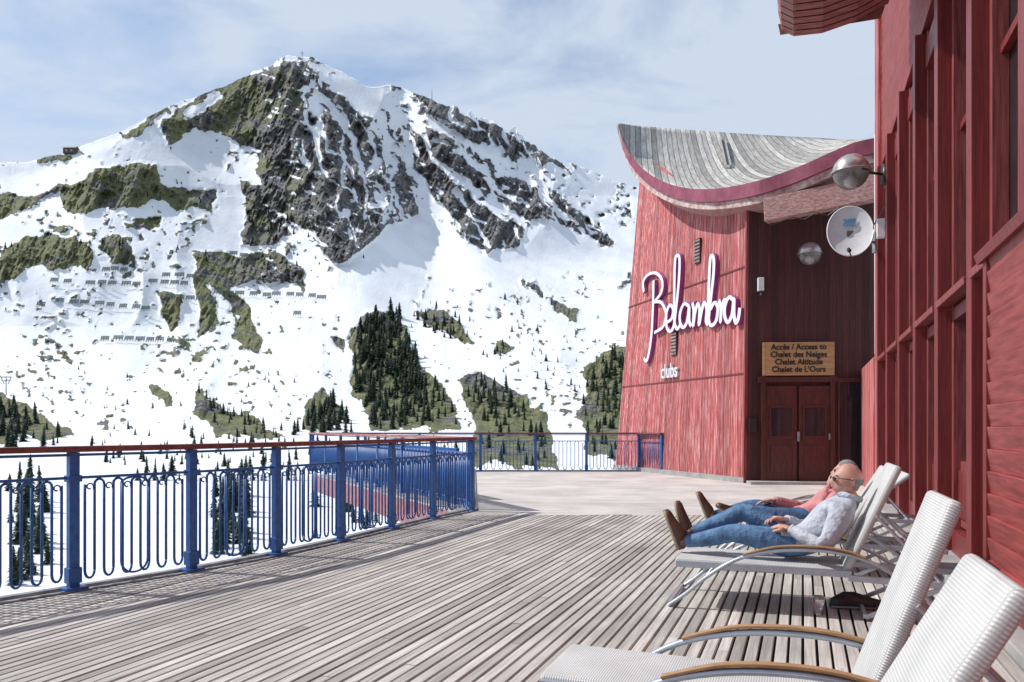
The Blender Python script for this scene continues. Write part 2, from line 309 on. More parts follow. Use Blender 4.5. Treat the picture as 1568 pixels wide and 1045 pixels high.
flat_=mth('MAXIMUM',mth('SUBTRACT',sz.outputs[2],0.60),0.0)
inv_=mth('SUBTRACT',1.0,mth('MULTIPLY',av.outputs['Fac'],0.85))
led_=mth('MULTIPLY',mth('MULTIPLY',flat_,0.8),mth('MULTIPLY',inv_,ar.outputs['Fac']))
ad=mth('SUBTRACT',mth('ADD',mth('MULTIPLY',ar.outputs['Fac'],0.92),mth('MULTIPLY_ADD',nA.outputs[0],1.8,-0.90)),led_)
mr=N.new('ShaderNodeMapRange'); mr.inputs[1].default_value=0.48; mr.inputs[2].default_value=0.58; L.new(ad,mr.inputs[0])
rk=N.new('ShaderNodeValToRGB'); e=rk.color_ramp.elements; e[0].position=0.36; e[0].color=(0.050,0.056,0.070,1); e[1].position=0.68; e[1].color=(0.40,0.38,0.355,1); L.new(nB.outputs[0],rk.inputs[0])
vg=N.new('ShaderNodeValToRGB'); e=vg.color_ramp.elements; e[0].position=0.36; e[0].color=(0.065,0.085,0.035,1); e[1].position=0.66; e[1].color=(0.27,0.26,0.14,1); L.new(nB.outputs[0],vg.inputs[0])
vr=N.new('ShaderNodeMapRange'); vr.inputs[1].default_value=0.36; vr.inputs[2].default_value=0.48; L.new(nD.outputs[0],vr.inputs[0])
vm=mth('MULTIPLY',av.outputs['Fac'],vr.outputs[0])
mxr=N.new('ShaderNodeMixRGB'); L.new(vm,mxr.inputs[0]); L.new(rk.outputs[0],mxr.inputs[1]); L.new(vg.outputs[0],mxr.inputs[2])
sn=N.new('ShaderNodeValToRGB'); e=sn.color_ramp.elements; e[0].position=0.34; e[0].color=(0.70,0.72,0.76,1); e[1].position=0.6; e[1].color=(0.83,0.845,0.87,1); L.new(nC.outputs[0],sn.inputs[0])
fm=N.new('ShaderNodeMixRGB'); L.new(mr.outputs[0],fm.inputs[0]); L.new(sn.outputs[0],fm.inputs[1]); L.new(mxr.outputs[0],fm.inputs[2]); L.new(fm.outputs[0],B.inputs['Base Color'])
B.inputs['Roughness'].default_value=0.85; B.inputs['Specular IOR Level'].default_value=0.2
rb2=mth('MULTIPLY',mr.outputs[0],mth('SUBTRACT',1.0,mth('MULTIPLY',vm,0.6)))
bh=mth('ADD',mth('MULTIPLY',mth('MULTIPLY',nB.outputs[0],rb2),8.0),mth('MULTIPLY',nS.outputs[0],0.9))
bp=N.new('ShaderNodeBump'); bp.inputs['Distance'].default_value=1.0; bp.inputs['Strength'].default_value=0.85; L.new(bh,bp.inputs['Height']); L.new(bp.outputs[0],B.inputs['Normal'])
me.materials.append(m)
def surf(px,py):
    c=int(np.abs(cols-px).argmin()); r=int(np.abs(PY[:,c]-py).argmin()); return Vector((Xw[r,c],Yw[r,c],Zw[r,c])), D2[r,c]

# ---------------------------------------------------------------- conifers
mt=simple('conifer_needles',(0.050,0.082,0.040),(0.018,0.038,0.024),rough=0.8,scale=2.5,bump=0.0,detail=3)
mtr=simple('bark',(0.11,0.08,0.06),rough=0.9,bump=0)
def conifer(seed):
    r=random.Random(seed); b=MB(); b.tube([(0,0,0),(0,0,0.5),(0,0,1.0)],[0.025,0.016,0.003],1,5)
    z=0.08
    while z<0.97:
        R=0.20*(1-z)**0.8*(0.7+0.55*r.random())+0.012; n=r.randint(7,11); a0=r.random()*6
        for k in range(n):
            a=a0+2*math.pi*k/n+r.uniform(-.3,.3); rr=R*r.uniform(0.5,1.25); wd=rr*0.30+0.006; dr=rr*r.uniform(0.15,0.6)
            d=Vector((math.cos(a),math.sin(a),0)); s=Vector((-d.y,d.x,0)); c=Vector((0,0,z+r.uniform(-.015,.015)))
            tip=c+d*rr-Vector((0,0,dr)); mid=c+d*rr*0.55-Vector((0,0,dr*0.35))
            b.face([c+Vector((0,0,0.03)),mid+s*wd,tip],0); b.face([c+Vector((0,0,0.03)),tip,mid-s*wd],0)
            b.face([mid+s*wd,c-Vector((0,0,.015)),mid-s*wd,tip],0)
        z+=0.038*(1.1-0.5*z)
    b.face([Vector((-.012,0,.93)),Vector((.012,0,.93)),Vector((0,0,1.03))],0)
    me=bpy.data.meshes.new('conifer'); me.from_pydata(b.v,[],b.f); me.materials.append(mt); me.materials.append(mtr); me.polygons.foreach_set('material_index',b.m); me.update(); return me
TM=[conifer(s) for s in range(6)]
forest=empty('conifer_forest')
def plant(px,py,h):
    p,d=surf(px,py); H=h*d/F; o=bpy.data.objects.new('conifer',random.choice(TM)); col.objects.link(o); o.parent=forest
    wv=random.uniform(0.85,1.5); o.location=p-Vector((0,0,H*0.06)); o.scale=(H*wv,H*wv,H); o.rotation_euler=(random.uniform(-.04,.04),random.uniform(-.04,.04),random.random()*6)
def scatter(poly,n,h0,h1):
    xs=[a for a,b in poly]; ys=[b for a,b in poly]; k=0; tr=0
    while k<n and tr<n*30:
        tr+=1; x=random.uniform(min(xs),max(xs)); y=random.uniform(min(ys),max(ys))
        if inpoly(np.array([x]),np.array([y]),poly)[0]: plant(x,y,h0+(h1-h0)*random.random()**1.5); k+=1
scatter([(545,515),(580,482),(612,480),(630,530),(650,580),(665,655),(575,658),(540,590)],230,14,34)
scatter([(660,570),(690,610),(700,655),(650,655)],18,10,22)
scatter([(630,482),(700,484),(725,524),(680,517),(650,502)],26,10,20)
scatter([(710,585),(740,575),(790,610),(830,660),(845,715),(735,712),(720,640)],60,14,32)
scatter([(888,565),(920,548),(955,540),(960,715),(900,690)],60,14,30)
scatter([(465,632),(500,610),(530,645),(500,665),(465,660)],22,18,38)
scatter([(440,640),(540,650),(540,668),(440,668)],18,16,34)
scatter([(300,595),(340,625),(400,650),(430,672),(340,670)],30,8,19)
scatter([(0,625),(50,640),(100,668),(110,690),(0,690)],40,14,36)
scatter([(140,655),(440,655),(470,690),(140,690)],44,8,20)
scatter([(150,690),(700,680),(700,720),(150,712)],90,8,26)
scatter([(590,440),(900,450),(940,540),(620,560)],40,4,12)
scatter([(700,540),(890,540),(890,600),(840,600)],20,5,14)
scatter([(750,525),(775,530),(775,550),(752,545)],6,8,16)
scatter([(100,372),(200,365),(230,380),(150,385)],12,6,14)
scatter([(250,380),(460,395),(460,420),(250,395)],14,6,13)
scatter([(370,310),(445,330),(460,365),(370,380)],26,7,14)
scatter([(350,300),(200,250),(100,290),(300,320)],14,4,8)
scatter([(380,350),(560,350),(560,410),(450,420)],10,5,9)
scatter([(0,355),(30,350),(60,380),(0,390)],4,8,14)
scatter([(100,560),(500,570),(430,660),(120,650)],34,4,10)
scatter([(325,760),(375,750),(385,860),(335,880)],34,30,75)
scatter([(10,740),(60,750),(90,860),(20,900)],34,28,70)
scatter([(470,730),(640,725),(640,800),(480,830)],26,22,50)
scatter([(200,722),(460,715),(470,740),(200,740)],26,12,34)

# ---------------------------------------------------------------- avalanche barriers
mbar=simple('barrier_steel',(0.16,0.20,0.19),(0.09,0.12,0.12),rough=0.6,metal=0.2)
bars=MB()
for (x0,x1,y0,y1) in [(80,110,434,434),(135,215,438,438),(158,205,417,418),(250,295,424,428),(88,160,465,470),(165,240,471,478),(256,345,458,466),(157,292,522,526),(418,495,453,460),(352,402,393,398),(450,465,484,484),(230,300,436,438),(60,78,470,470),(330,410,452,455)]:
    x=x0
    while x<x1-6:
        y=y0+(y1-y0)*(x-x0)/max(1,(x1-x0))+random.uniform(-1,1); p,d=surf(x+7,y); p=p+Vector((0,-5,1.0)); wd=random.uniform(11,15)*d/F; h=5.8*d/F
        for k in range(6):
            zz=h*(0.08+0.17*k); bars.box(p+Vector((0,0.35*zz,zz)),(wd,0.25,h*0.12))
        for k in range(4):
            xx=wd*(k/3-0.5)*0.9; bars.beam(p+Vector((xx,0,-1.5)),p+Vector((xx,0.35*h,h)),0.4,0.4); bars.beam(p+Vector((xx,0.3*h,h*.8)),p+Vector((xx,-2.5,-2)),0.25,0.25)
        x+=wd*F/d+random.choice([2,3,8])
bars.obj('avalanche_barriers',[mbar])
b=MB(); p,d=surf(10,606); h=28*d/F; b.tube([p,p+Vector((0,0,h))],[h*.03,h*.02],0,8); b.beam(p+Vector((-h*.3,0,h)),p+Vector((h*.3,0,h)),h*.06,h*.05); b.beam(p+Vector((-h*.3,0,h*.82)),p+Vector((h*.3,0,h*.82)),h*.04,h*.03)
for s in(-1,1): b.beam(p+Vector((s*h*.28,0,h)),p+Vector((s*h*.1,0,h*.6)),h*.03,h*.03)
b.obj('ski_lift_pylon',[M['steel']])
b=MB(); p,d=surf(463,92); h=14*d/F; b.tube([p,p+Vector((0,0,h))],.6,0,5); b.beam(p+Vector((-4,0,h*.75)),p+Vector((4,0,h*.75)),.7,.7); b.obj('summit_cross',[M['steel']])
b=MB(); p,d=surf(661,152); b.tube([p,p+Vector((0,0,15*d/F))],[.9,.4],0,5); b.obj('radio_mast',[M['steel']])
b=MB(); p,d=surf(108,236); b.box(p+Vector((0,0,4)),(18,10,8),0); b.face([p+Vector(v) for v in [(-11,-6,8),(11,-6,8),(11,0,12),(-11,0,12)]],1); b.face([p+Vector(v) for v in [(-11,6,8),(11,6,8),(11,0,12),(-11,0,12)]],1)
b.box(p+Vector((-4,-5.1,4)),(3,.3,3),1); b.box(p+Vector((4,-5.1,4)),(3,.3,3),1); b.obj('mountain_hut',[mtr,M['grey']])

# ---------------------------------------------------------------- terrace deck
U=Vector((0.348,0.9375,0)).normalized(); NF=Vector((-U.y,U.x,0))
posts=[(-5.9,0.4),(-5.3,2.0),(-4.75,3.4),(-4.15,4.9),(-3.36,6.0),(-2.78,6.8),(-2.3,7.65),(-1.88,8.6),(-1.48,9.65),(-1.08,10.7),(-0.60,11.75)]
def clip_line(poly,o,d):
    ts=[]; n=len(poly); nx=Vector((-d.y,d.x,0))
    for i in range(n):
        a=Vector((*poly[i],0))-o; b=Vector((*poly[(i+1)%n],0))-o; da=a.dot(nx); db=b.dot(nx)
        if (da>0)!=(db>0): s=da/(da-db); ts.append((a+(b-a)*s).dot(d))
    ts.sort(); return [(ts[k],ts[k+1]) for k in range(0,len(ts)-1,2)]
def deck(name,poly,dirv,width,mat,lens,gap=0.009):
    d=Vector(dirv).normalized(); nx=Vector((-d.y,d.x,0)); cs=[Vector((*p,0)).dot(nx) for p in poly]
    vs=[];fs=[];bv=[]; k=math.floor(min(cs)/width)
    while k*width<max(cs):
        c=(k+0.5)*width; o=nx*c
        for a,b in clip_line(poly,o,d):
            tt=a; first=True
            while tt<b-0.02:
                ln=random.choice(lens)*(random.random() if first else 1)+0.3; first=False; e=min(b,tt+ln); 
                hw=width/2-gap/2+random.uniform(-.0012,.0012); z=random.uniform(-.002,.002); rv=random.random()*.7+.3*(k%2); i=len(vs)
                ch=0.003
                prof=[(-hw,-.025),(-hw,-ch),(-hw+ch,0),(hw-ch,0),(hw,-ch),(hw,-.025)]
                for q in (tt+.0015,e-.0015):
                    for (u,zz) in prof: p=o+d*q+nx*u; vs.append((p.x,p.y,z+zz))
                for j in range(5): fs.append((i+j,i+j+1,i+6+j+1,i+6+j)); bv.append(rv)
                fs.append((i,i+1,i+2,i+3,i+4,i+5)); bv.append(rv); fs.append((i+11,i+10,i+9,i+8,i+7,i+6)); bv.append(rv)
                tt=e
        k+=1
    mw=frame((0,0,0),nx*-1,d); inv=mw.inverted(); vs=[tuple(inv@Vector(v)) for v in vs]
    me=bpy.data.meshes.new(name); me.from_pydata(vs,[],fs); me.materials.append(mat)
    a=me.attributes.new('bv','FLOAT','FACE'); a.data.foreach_set('value',bv); me.update()
    o=bpy.data.objects.new(name,me); col.objects.link(o); o.matrix_world=mw; return o
terr=empty('terrace_deck')
main=[(-6.0,-2.5)]+posts[:-1]+[(-0.86,11.2),(5.45,11.2),(0.4,-2.5)]
fard=[(-0.86,11.2),(-0.60,11.75),(-1.12,22.45),(3.6,22.45),(5.27,17.65),(7.9,17.4),(5.45,11.2)]
o=deck('main_boards',main,U,0.076,M['deck'],[2.4,3.0,3.6],0.015); o.parent=terr
o=deck('far_boards',fard,(1,0.05,0),0.12,M['deck2'],[2.4,3.0,4.0],0.004); o.parent=terr
sl=MB(); pl=main[:-3]+[(-0.60,11.75),(-1.12,22.45),(3.6,22.6),(8.2,22.6),(8.2,17.2),(1.0,-2.5)]
zz=-0.04; sl.face([(x,y,zz) for x,y in pl][::-1]); sl.face([(x,y,-0.45) for x,y in pl])
for k in range(len(pl)): (x1,y1),(x2,y2)=pl[k],pl[(k+1)%len(pl)]; sl.face([(x1,y1,zz),(x2,y2,zz),(x2,y2,-.45),(x1,y1,-.45)])
mslab=simple('deck_substructure',(0.055,0.05,0.045),rough=0.9)
sl.obj('substructure',[mslab],terr)
sl=MB()
for k in range(len(posts)-1):
    a=Vector((*posts[k],-.02)); c=Vector((*posts[k+1],-.02)); dv=(c-a).normalized(); nn=Vector((-dv.y,dv.x,0))
    sl.beam(a+nn*0.06,c+nn*0.06,0.07,0.10); sl.beam(a+nn*0.15-Vector((0,0,.05)),c+nn*0.15-Vector((0,0,.05)),0.10,0.16)
    sl.beam(a-nn*0.05+Vector((0,0,.029)),c-nn*0.05+Vector((0,0,.029)),0.05,0.012)
for a,c in [((-0.6,11.75),(-1.12,22.45)),((-1.12,22.45),(3.65,22.45))]:
    sl.beam((*a,-.01),(*c,-.01),0.14,0.09)
sl.obj('edge_beam',[M['steel']],terr,bevel=.004)
sl=MB(); 
for k in range(0,len(posts)-1):
    x1,y1=posts[k]; x2,y2=posts[k+1]; sl.face([(x1+1.2,y1,-.45),(x2+1.2,y2,-.45),(x2+1.2,y2,-26),(x1+1.2,y1,-26)])
sl.face([(.6,11.75,-.45),(0.2,22.2,-.45),(0.2,22.2,-26),(.6,11.75,-26)]); sl.face([(0.2,22.2,-.45),(9,22.2,-.45),(9,22.2,-26),(0.2,22.2,-26)])
sl.obj('foundation_wall',[M['grey']],terr)

# ---------------------------------------------------------------- railings
def railing(name,pts,railmat,sp=0.072,tr=0.0105,railw=0.13,postw=0.075,n=6,z0=0.0,curls=True):
    root=empty(name); rb=MB(); pb=MB(); bb=MB()
    for k in range(len(pts)):
        a=Vector((*pts[k],z0)); j=min(k,len(pts)-2); dv=(Vector((*pts[j+1],0))-Vector((*pts[j],0))).normalized(); R=Matrix((dv,Vector((-dv.y,dv.x,0)),Vector((0,0,1)))).transposed()
        pb.box(a+Vector((0,0,.53)),(postw,postw*0.8,1.06),0,R); pb.box(a+Vector((0,0,.02)),(postw*2.2,postw*2,.025),0,R); pb.box(a+Vector((0,0,.12)),(postw*1.3,postw*1.15,.12),0,R); pb.box(a+Vector((0,0,.86)),(postw*1.35,postw*1.15,.05),0,R)
    for k in range(len(pts)-1):
        a=Vector((*pts[k],z0)); c=Vector((*pts[k+1],z0)); dv=(c-a); ln=dv.length; dv.normalize()
        zz=Vector((0,0,1.085)); rb.beam(a+zz-dv*0.03,c+zz+dv*0.03,railw,0.045)
        pb.beam(a+Vector((0,0,1.04)),c+Vector((0,0,1.04)),0.045,0.02)
        pb.beam(a+Vector((0,0,.865)),c+Vector((0,0,.865)),0.018,0.022)
        nb=max(4,int(round((ln-0.1)/sp))); nb+=nb%2; s=(ln-0.10)/(nb); st=0.05+s/2
        for q in range(nb):
            x=st+q*s; p=a+dv*x; r=s/2
            bb.tube([p+Vector((0,0,.81)),p+Vector((0,0,.14))],tr,0,n)
            if q%2==0 and q+1<nb:
                mid=p+dv*s/2+Vector((0,0,.14))
                bb.tube([mid+(-dv*math.cos(t)*r)-Vector((0,0,math.sin(t)*r*1.6)) for t in np.linspace(0,math.pi,8)],tr,0,n)
                if curls:
                    mid2=p+dv*s/2+Vector((0,0,.79)); bb.tube([mid2+dv*math.cos(t)*r*(1-.09*t)*.8+Vector((0,0,math.sin(t)*r*(1-.09*t)*.8)) for t in np.linspace(-.6,5.2,12)],tr*.6,0,5)
            if q%2==1 and q+1<nb:
                mid=p+dv*s/2+Vector((0,0,.81))
                bb.tube([mid+(-dv*math.cos(t)*r)+Vector((0,0,math.sin(t)*r)) for t in np.linspace(0,math.pi,8)],tr,0,n)
        if curls:
            mid=a+dv*ln/2; hw=s*1.5; nn=Vector((-dv.y,dv.x,0))*.022
            bb.tube([mid-dv*math.cos(t)*hw+Vector((0,0,.80+math.sin(t)*.05))+nn for t in np.linspace(0,math.pi,12)],tr*.9,0,n)
            bb.tube([mid-dv*hw+nn+Vector((0,0,.80))]+[mid-dv*math.cos(t)*hw+nn+Vector((0,0,.17-math.sin(t)*.10)) for t in np.linspace(0,math.pi,12)]+[mid+dv*hw+nn+Vector((0,0,.80))],tr*.9,0,n)
    rb.obj('handrail',[railmat],root,bevel=.006); pb.obj('posts',[M['blue']],root,bevel=.004); bb.obj('balusters',[M['blue']],root,smooth=True)
    return root
railing('terrace_railing',posts,M['redrail'])
railing('terrace_railing',[(-5.75,22.4),(-4.2,22.42),(-2.65,22.43),(-0.9,22.43),(0.67,22.42),(2.13,22.42),(3.62,22.4),(4.05,21.2)],M['redrail'],sp=0.11,tr=0.011,curls=False)
rp=[(-0.66,12.0)]+[(-0.66+(-5.0)*k/7,12.0+10.3*k/7) for k in range(1,8)]
railing('ramp_railing',rp,M['pink'],railw=0.24,sp=.085,tr=.018,curls=False)
b=MB(); A=[(-0.66,11.9,-.10),(-1.15,22.4,-.10),(-5.7,22.4,-.10)]; b.face(A,0)
for k in range(3):
    p,q_=A[k],A[(k+1)%3]; b.face([p,q_,(q_[0],q_[1],q_[2]-.45),(p[0],p[1],p[2]-.45)],1)
b.obj('access_ramp',[M['deck2'],M['pink']])
b=MB(); a=Vector((-1.3,13.6,0)); c=Vector((-4.6,20.8,0)); dv=(c-a).normalized(); ln=(c-a).length; off=Vector((.35,.16,0)); R=Matrix((dv,Vector((-dv.y,dv.x,0)),Vector((0,0,1)))).transposed()
x=0
while x<ln: b.box(a+off+dv*x+Vector((0,0,.38)),(.075,.03,.92),0,R); x+=.115
b.beam(a+off+Vector((0,0,.86)),c+off+Vector((0,0,.86)),.06,.05); b.beam(a+off+Vector((0,0,-.04)),c+off+Vector((0,0,-.04)),.06,.06)
b.obj('blue_slat_screen',[M['blue']])

# ---------------------------------------------------------------- entrance chalet (curved roof)
ch=empty('red_chalet')
Wd=Vector((2.14,-6.15,0)).normalized(); Wn=Vector((Wd.y,-Wd.x,0))
if Wn.x>0: Wn=-Wn
W0=Vector((3.13,23.8,0)); WL=6.51
FW=frame(W0,Wd,-Wn)
def wtop(u): return np.interp(u,[0,1.0,1.8,3.0,4.0,4.77,5.7,6.51],[9.35,8.9,8.6,7.8,7.3,7.05,6.85,6.75])
def wpt(u,zf):
    z=wtop(u)*zf; k=zf*wtop(u)/9.0; a=u/WL
    return Vector((u+k*(0.253*(1-a)+0.036*a), k*(0.727*(1-a)+0.104*a), z))
b=MB(); nu,nz=24,16
for i_ in range(nu):
    for j in range(nz): b.face([wpt(WL*i_/nu,j/nz),wpt(WL*(i_+1)/nu,j/nz),wpt(WL*(i_+1)/nu,(j+1)/nz),wpt(WL*i_/nu,(j+1)/nz)])
b.obj('sign_wall',[M['redwall']],ch,mw=FW)
b=MB()
for zh in (2.48,4.9):
    for i_ in range(nu):
        u0,u1=WL*i_/nu,WL*(i_+1)/nu; p0=wpt(u0,zh/wtop(u0)); p1=wpt(u1,zh/wtop(u1)); b.beam(p0-Vector((0,.006,0)),p1-Vector((0,.006,0)),0.03,0.035)
b.beam((0,-.03,.05),(WL,-.03,.05),.08,.14,1)
for j in range(nz):
    b.beam(wpt(WL,j/nz)-Vector((.02,.02,0)),wpt(WL,(j+1)/nz)-Vector((.02,.02,0)),.05,.10,2,up=Vector((0,1,0)))
b.obj('seam_battens',[M['red'],M['grey'],M['red2']],ch,mw=FW)
b=MB(); 
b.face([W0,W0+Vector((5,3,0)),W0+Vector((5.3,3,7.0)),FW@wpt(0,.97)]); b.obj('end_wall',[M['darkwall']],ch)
def onwall(px,py,off=0.0):
    a=Vector((0,0,CH)); d=(P(px,py,1)-a); iv=FW.inverted(); a=iv@a; d=(iv.to_3x3()@d)
    tt=20
    for _ in range(12):
        p=a+d*tt; u=min(max(p.x,0),WL); q=wpt(u,min(1,max(0,p.z/wtop(u)))); tt+=(q.y-p.y)/d.y
    p=a+d*tt; return Vector((p.x,p.y-off,p.z))
strokes=[
[(1006,430),(1005,470),(1003,510),(999,540),(995,553),(991,549)],
[(991,448),(990,432),(998,421),(1010,419),(1019,430),(1018,448),(1007,463)],
[(1007,463),(1018,464),(1025,480),(1021,500),(1007,510)],
[(1027,494),(1034,488),(1036,474),(1031,468),(1026,480),(1026,500),(1031,508),(1037,500),(1041,470),(1045,430),(1046,398),(1042,392),(1039,402),(1038,450),(1038,490),(1042,504),(1047,498)],
[(1061,470),(1053,466),(1047,480),(1047,495),(1052,502),(1058,492),(1061,470),(1061,492),(1064,500)],
[(1066,464),(1068,478),(1067,500),(1070,480),(1074,466),(1077,474),(1076,498),(1080,478),(1084,464),(1088,474),(1087,492),(1090,498)],
[(1090,497),(1094,460),(1098,425),(1099,400),(1096,392),(1093,402),(1091,450),(1091,490),(1096,499),(1103,490),(1105,472),(1100,464),(1094,474)],
[(1107,460),(1110,474),(1109,494),(1111,474),(1115,460),(1119,464)],
[(1129,460),(1122,456),(1116,470),(1116,486),(1121,494),(1127,482),(1130,458),(1130,482),(1133,495),(1137,487),(1139,472)]]
def cr_path(pts,n=6):
    o=[]; k=len(pts)
    for i in range(k-1):
        p0,p1,p2,p3=[Vector(pts[max(0,min(k-1,i+j))]) for j in (-1,0,1,2)]
        for s in range(n):
            t=s/n; o.append(0.5*((2*p1)+(p2-p0)*t+(2*p0-5*p1+4*p2-p3)*t*t+(3*p1-p0-3*p2+p3)*t**3))
    o.append(Vector(pts[-1])); return o
lb=MB()
for st in strokes:
    pp=cr_path(st)
    def ribbon(off,hw,mi):
        c=[onwall(p.x,p.y,off) for p in pp]; L_=[];R2=[]
        for j in range(len(c)):
            tg=(c[min(j+1,len(c)-1)]-c[max(j-1,0)]); tg.y=0; tg.normalize(); s=Vector((tg.z,0,-tg.x)); q=hw*(0.75+0.35*abs(tg.z)); L_.append(c[j]+s*q); R2.append(c[j]-s*q)
        bk=Vector((0,min(off,.09)*0.9,0))
        for j in range(len(c)-1):
            lb.face([L_[j],L_[j+1],R2[j+1],R2[j]],mi)
            lb.face([L_[j],L_[j+1],L_[j+1]+bk,L_[j]+bk],1); lb.face([R2[j],R2[j+1],R2[j+1]+bk,R2[j]+bk],1)
    ribbon(0.11,0.052,0); ribbon(0.07,0.066,1)
sg=empty('hotel_name_sign'); lb.obj('script_letters',[M['white'],M['violet']],sg,mw=FW)
def text(s,name,mw,size,mat,parent,ext=0.01,align='CENTER',sx=1.0):
    cu=bpy.data.curves.new(name,'FONT'); cu.body=s; cu.size=size; cu.extrude=ext; cu.align_x=align; cu.align_y='CENTER'; cu.space_line=0.95; cu.materials.append(mat); cu.offset=0.004
    o=bpy.data.objects.new(name,cu); col.objects.link(o); o.parent=parent; o.matrix_world=mw@Matrix.Diagonal((sx,1,1,1)); return o
pc=onwall(1028,569,0.05); pl_=onwall(1015,569,.05); pr_=onwall(1042,569,.05); wdt=(pr_-pl_).length
tw=text('clubs','clubs_text',FW@Matrix.Translation(pc)@Matrix.Rotation(math.radians(90),4,'X'),0.55,M['white'],sg,0.03,sx=wdt/1.25)
for (px,py) in [(1070,385),(1034,527)]:
    c=onwall(px,py,0.02); v=MB(); v.box(c,(0.26,.05,0.62),1)
    for k in range(7): v.box(c+Vector((0,-.03,-.26+k*.087)),(0.24,.03,.035),0,Matrix.Rotation(.5,3,'X'))
    v.obj('vent_grille',[M['lightwood'],M['black']],ch,mw=FW)
b=MB(); EX=Vector((2.73,-.25,0)).normalized(); E0=Vector((5.27,17.65,0)); FE=frame(E0,EX,Vector((-EX.y,EX.x,0)))
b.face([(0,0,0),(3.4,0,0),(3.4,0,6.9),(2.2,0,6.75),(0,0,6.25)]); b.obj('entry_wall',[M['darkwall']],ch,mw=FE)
b=MB()
b.box((0.36,-.05,1.2),(.10,.12,2.4),1); b.box((1.86,-.05,1.2),(.10,.12,2.4),1); b.box((1.1,-.05,2.32),(1.7,.13,.12),1)
for k in range(2):
    x0=0.42+k*0.72; b.box((x0+.34,-.03,1.1),(.68,.06,2.16),1)
    b.box((x0+.34,-.07,1.72),(.52,.03,.06),1); b.box((x0+.34,-.07,.55),(.46,.02,.62),1); b.box((x0+.34,-.065,1.36),(.46,.02,.66),2); b.box((x0+.34,-.07,1.03),(.56,.03,.06),1)
    b.box((x0+.10,-.075,1.36),(.04,.03,.72),1); b.box((x0+.58,-.075,1.36),(.04,.03,.72),1)
b.box((1.12,-.10,1.05),(.05,.05,.22),3); b.box((1.80,-.08,1.05),(.04,.04,.14),3)
b.box((2.28,-.03,1.15),(.72,.05,2.2),2); b.box((2.28,-.06,.1),(.72,.06,.16),1); b.box((2.28,-.06,2.3),(.75,.08,.1),1); b.box((2.0,-.06,1.15),(.05,.07,2.2),1)
b.box((1.3,-.25,.03),(2.6,.5,.06),4)
b.obj('entrance_doors',[M['red'],M['door'],M['glass'],M['steel'],M['grey']],ch,mw=FE,bevel=.005)
b=MB(); b.box((.13,-.07,1.30),(.16,.1,.30),0); b.obj('mail_box',[M['black']],None,mw=FE,bevel=.01)
sgn=empty('direction_sign'); b=MB(); b.box((1.12,-.10,2.78),(1.55,.05,.74),0); b.obj('board',[M['sign']],sgn,mw=FE,bevel=.008)
text("Accès / Access to\nChalet des Neiges\nChalet Altitude\nChalet de L'Ours",'lettering',FE@Matrix.Translation((1.12,-.135,2.79))@Matrix.Rotation(math.radians(90),4,'X'),0.175,M['black'],sgn,0.003,sx=0.95)
b=MB(); b.box((.30,-.10,4.45),(.13,.12,.30),0); b.box((.30,-.14,4.22),(.06,.06,.14),1); b.ball((.30,-.2,4.2),.05,1,10,6); b.obj('wall_light',[M['white'],M['black']],None,mw=FE,bevel=.01)
def dome_lamp(c,r,arm_to):
    root=empty('globe_lamp'); b=MB(); c=Vector(c)
    b.ball(c,r,0,28,8,v0=0,v1=0.5); b.tube([c+Vector((r*1.03*math.cos(a),r*1.03*math.sin(a),0)) for a in np.linspace(0,2*math.pi,29)],r*.05,0,6)
    b.tube([c+Vector((0,0,0)),c+Vector((0,0,-r*.35))],r*.16,0,10); b.ball(c+Vector((0,0,-r*.42)),r*.28,2,14,8)
    at=Vector(arm_to); b.tube([c+(at-c)*0.2+Vector((0,0,r*.2)),c+(at-c)*0.6+Vector((0,0,r*.05)),at],r*.08,1,8); b.box(at,(.12,.12,.3),1)
    b.obj('hood_and_arm',[M['brass'],M['black'],M['white']],root,smooth=True)
    g=MB(); g.ball(c,r*.97,0,28,8,v0=0.5,v1=1.0); g.obj('glass_bowl',[M['clear']],root,smooth=True)
dome_lamp(P(1303,264,12.4),0.28,P(1357,268,12.3))
dome_lamp(P(1240,389,17.0),0.25,P(1236,392,17.5))
b=MB(); b.beam(P(1172,324,16.9),P(1345,288,15.6),.25,.50); b.obj('entrance_beam',[M['beam']],ch,bevel=.02)
fr=[(948,190,23.7),(954,212,23.2),(966,238,22.6),(985,260,21.7),(1012,278,20.5),(1045,289,19.5),(1080,292,18.5),(1115,289,17.8),(1155,281,17.0),(1200,267,16.6),(1240,251,16.2),(1280,233,15.9),(1310,221,15.7),(1345,213,15.5)]
bk=[(949,189,24.2),(975,192.5,25.2),(1005,195,26),(1040,198,26.6),(1075,200.5,27),(1110,203,27),(1145,205.5,26.6),(1180,207.5,26),(1215,209.5,25.2),(1245,211,24),(1270,212.5,22.5),(1292,214,20.5),(1318,214,18.5),(1350,212,17)]
fp=cr_path([P(*q) for q in fr],5); bp_=cr_path([P(*q) for q in bk],5); K=len(fp)
rf=MB(); NV=14
def rpt(i_,j):
    t=j/NV; p=fp[i_].lerp(bp_[i_],t); a=math.sin(math.pi*i_/(K-1)); p.z-=0.33*math.sin(math.pi*t)*a; return p
for i_ in range(K-1):
    for j in range(NV): rf.face([rpt(i_,j),rpt(i_+1,j),rpt(i_+1,j+1),rpt(i_,j+1)],0)
ro=rf.obj('plank_roof',[M['shingle']],ch,smooth=True,weld=True)
ax=(Vector((0.15,1,0))).normalized(); mwr=frame((0,0,0),(ax.y,-ax.x,0),ax); iv=mwr.inverted()
for v in ro.data.vertices: v.co=iv@v.co
ro.matrix_world=mwr
md=ro.modifiers.new('s','SOLIDIFY'); md.thickness=0.10; md.offset=-1 if ro.data.polygons[10].normal.z>0 else 1
fb=MB()
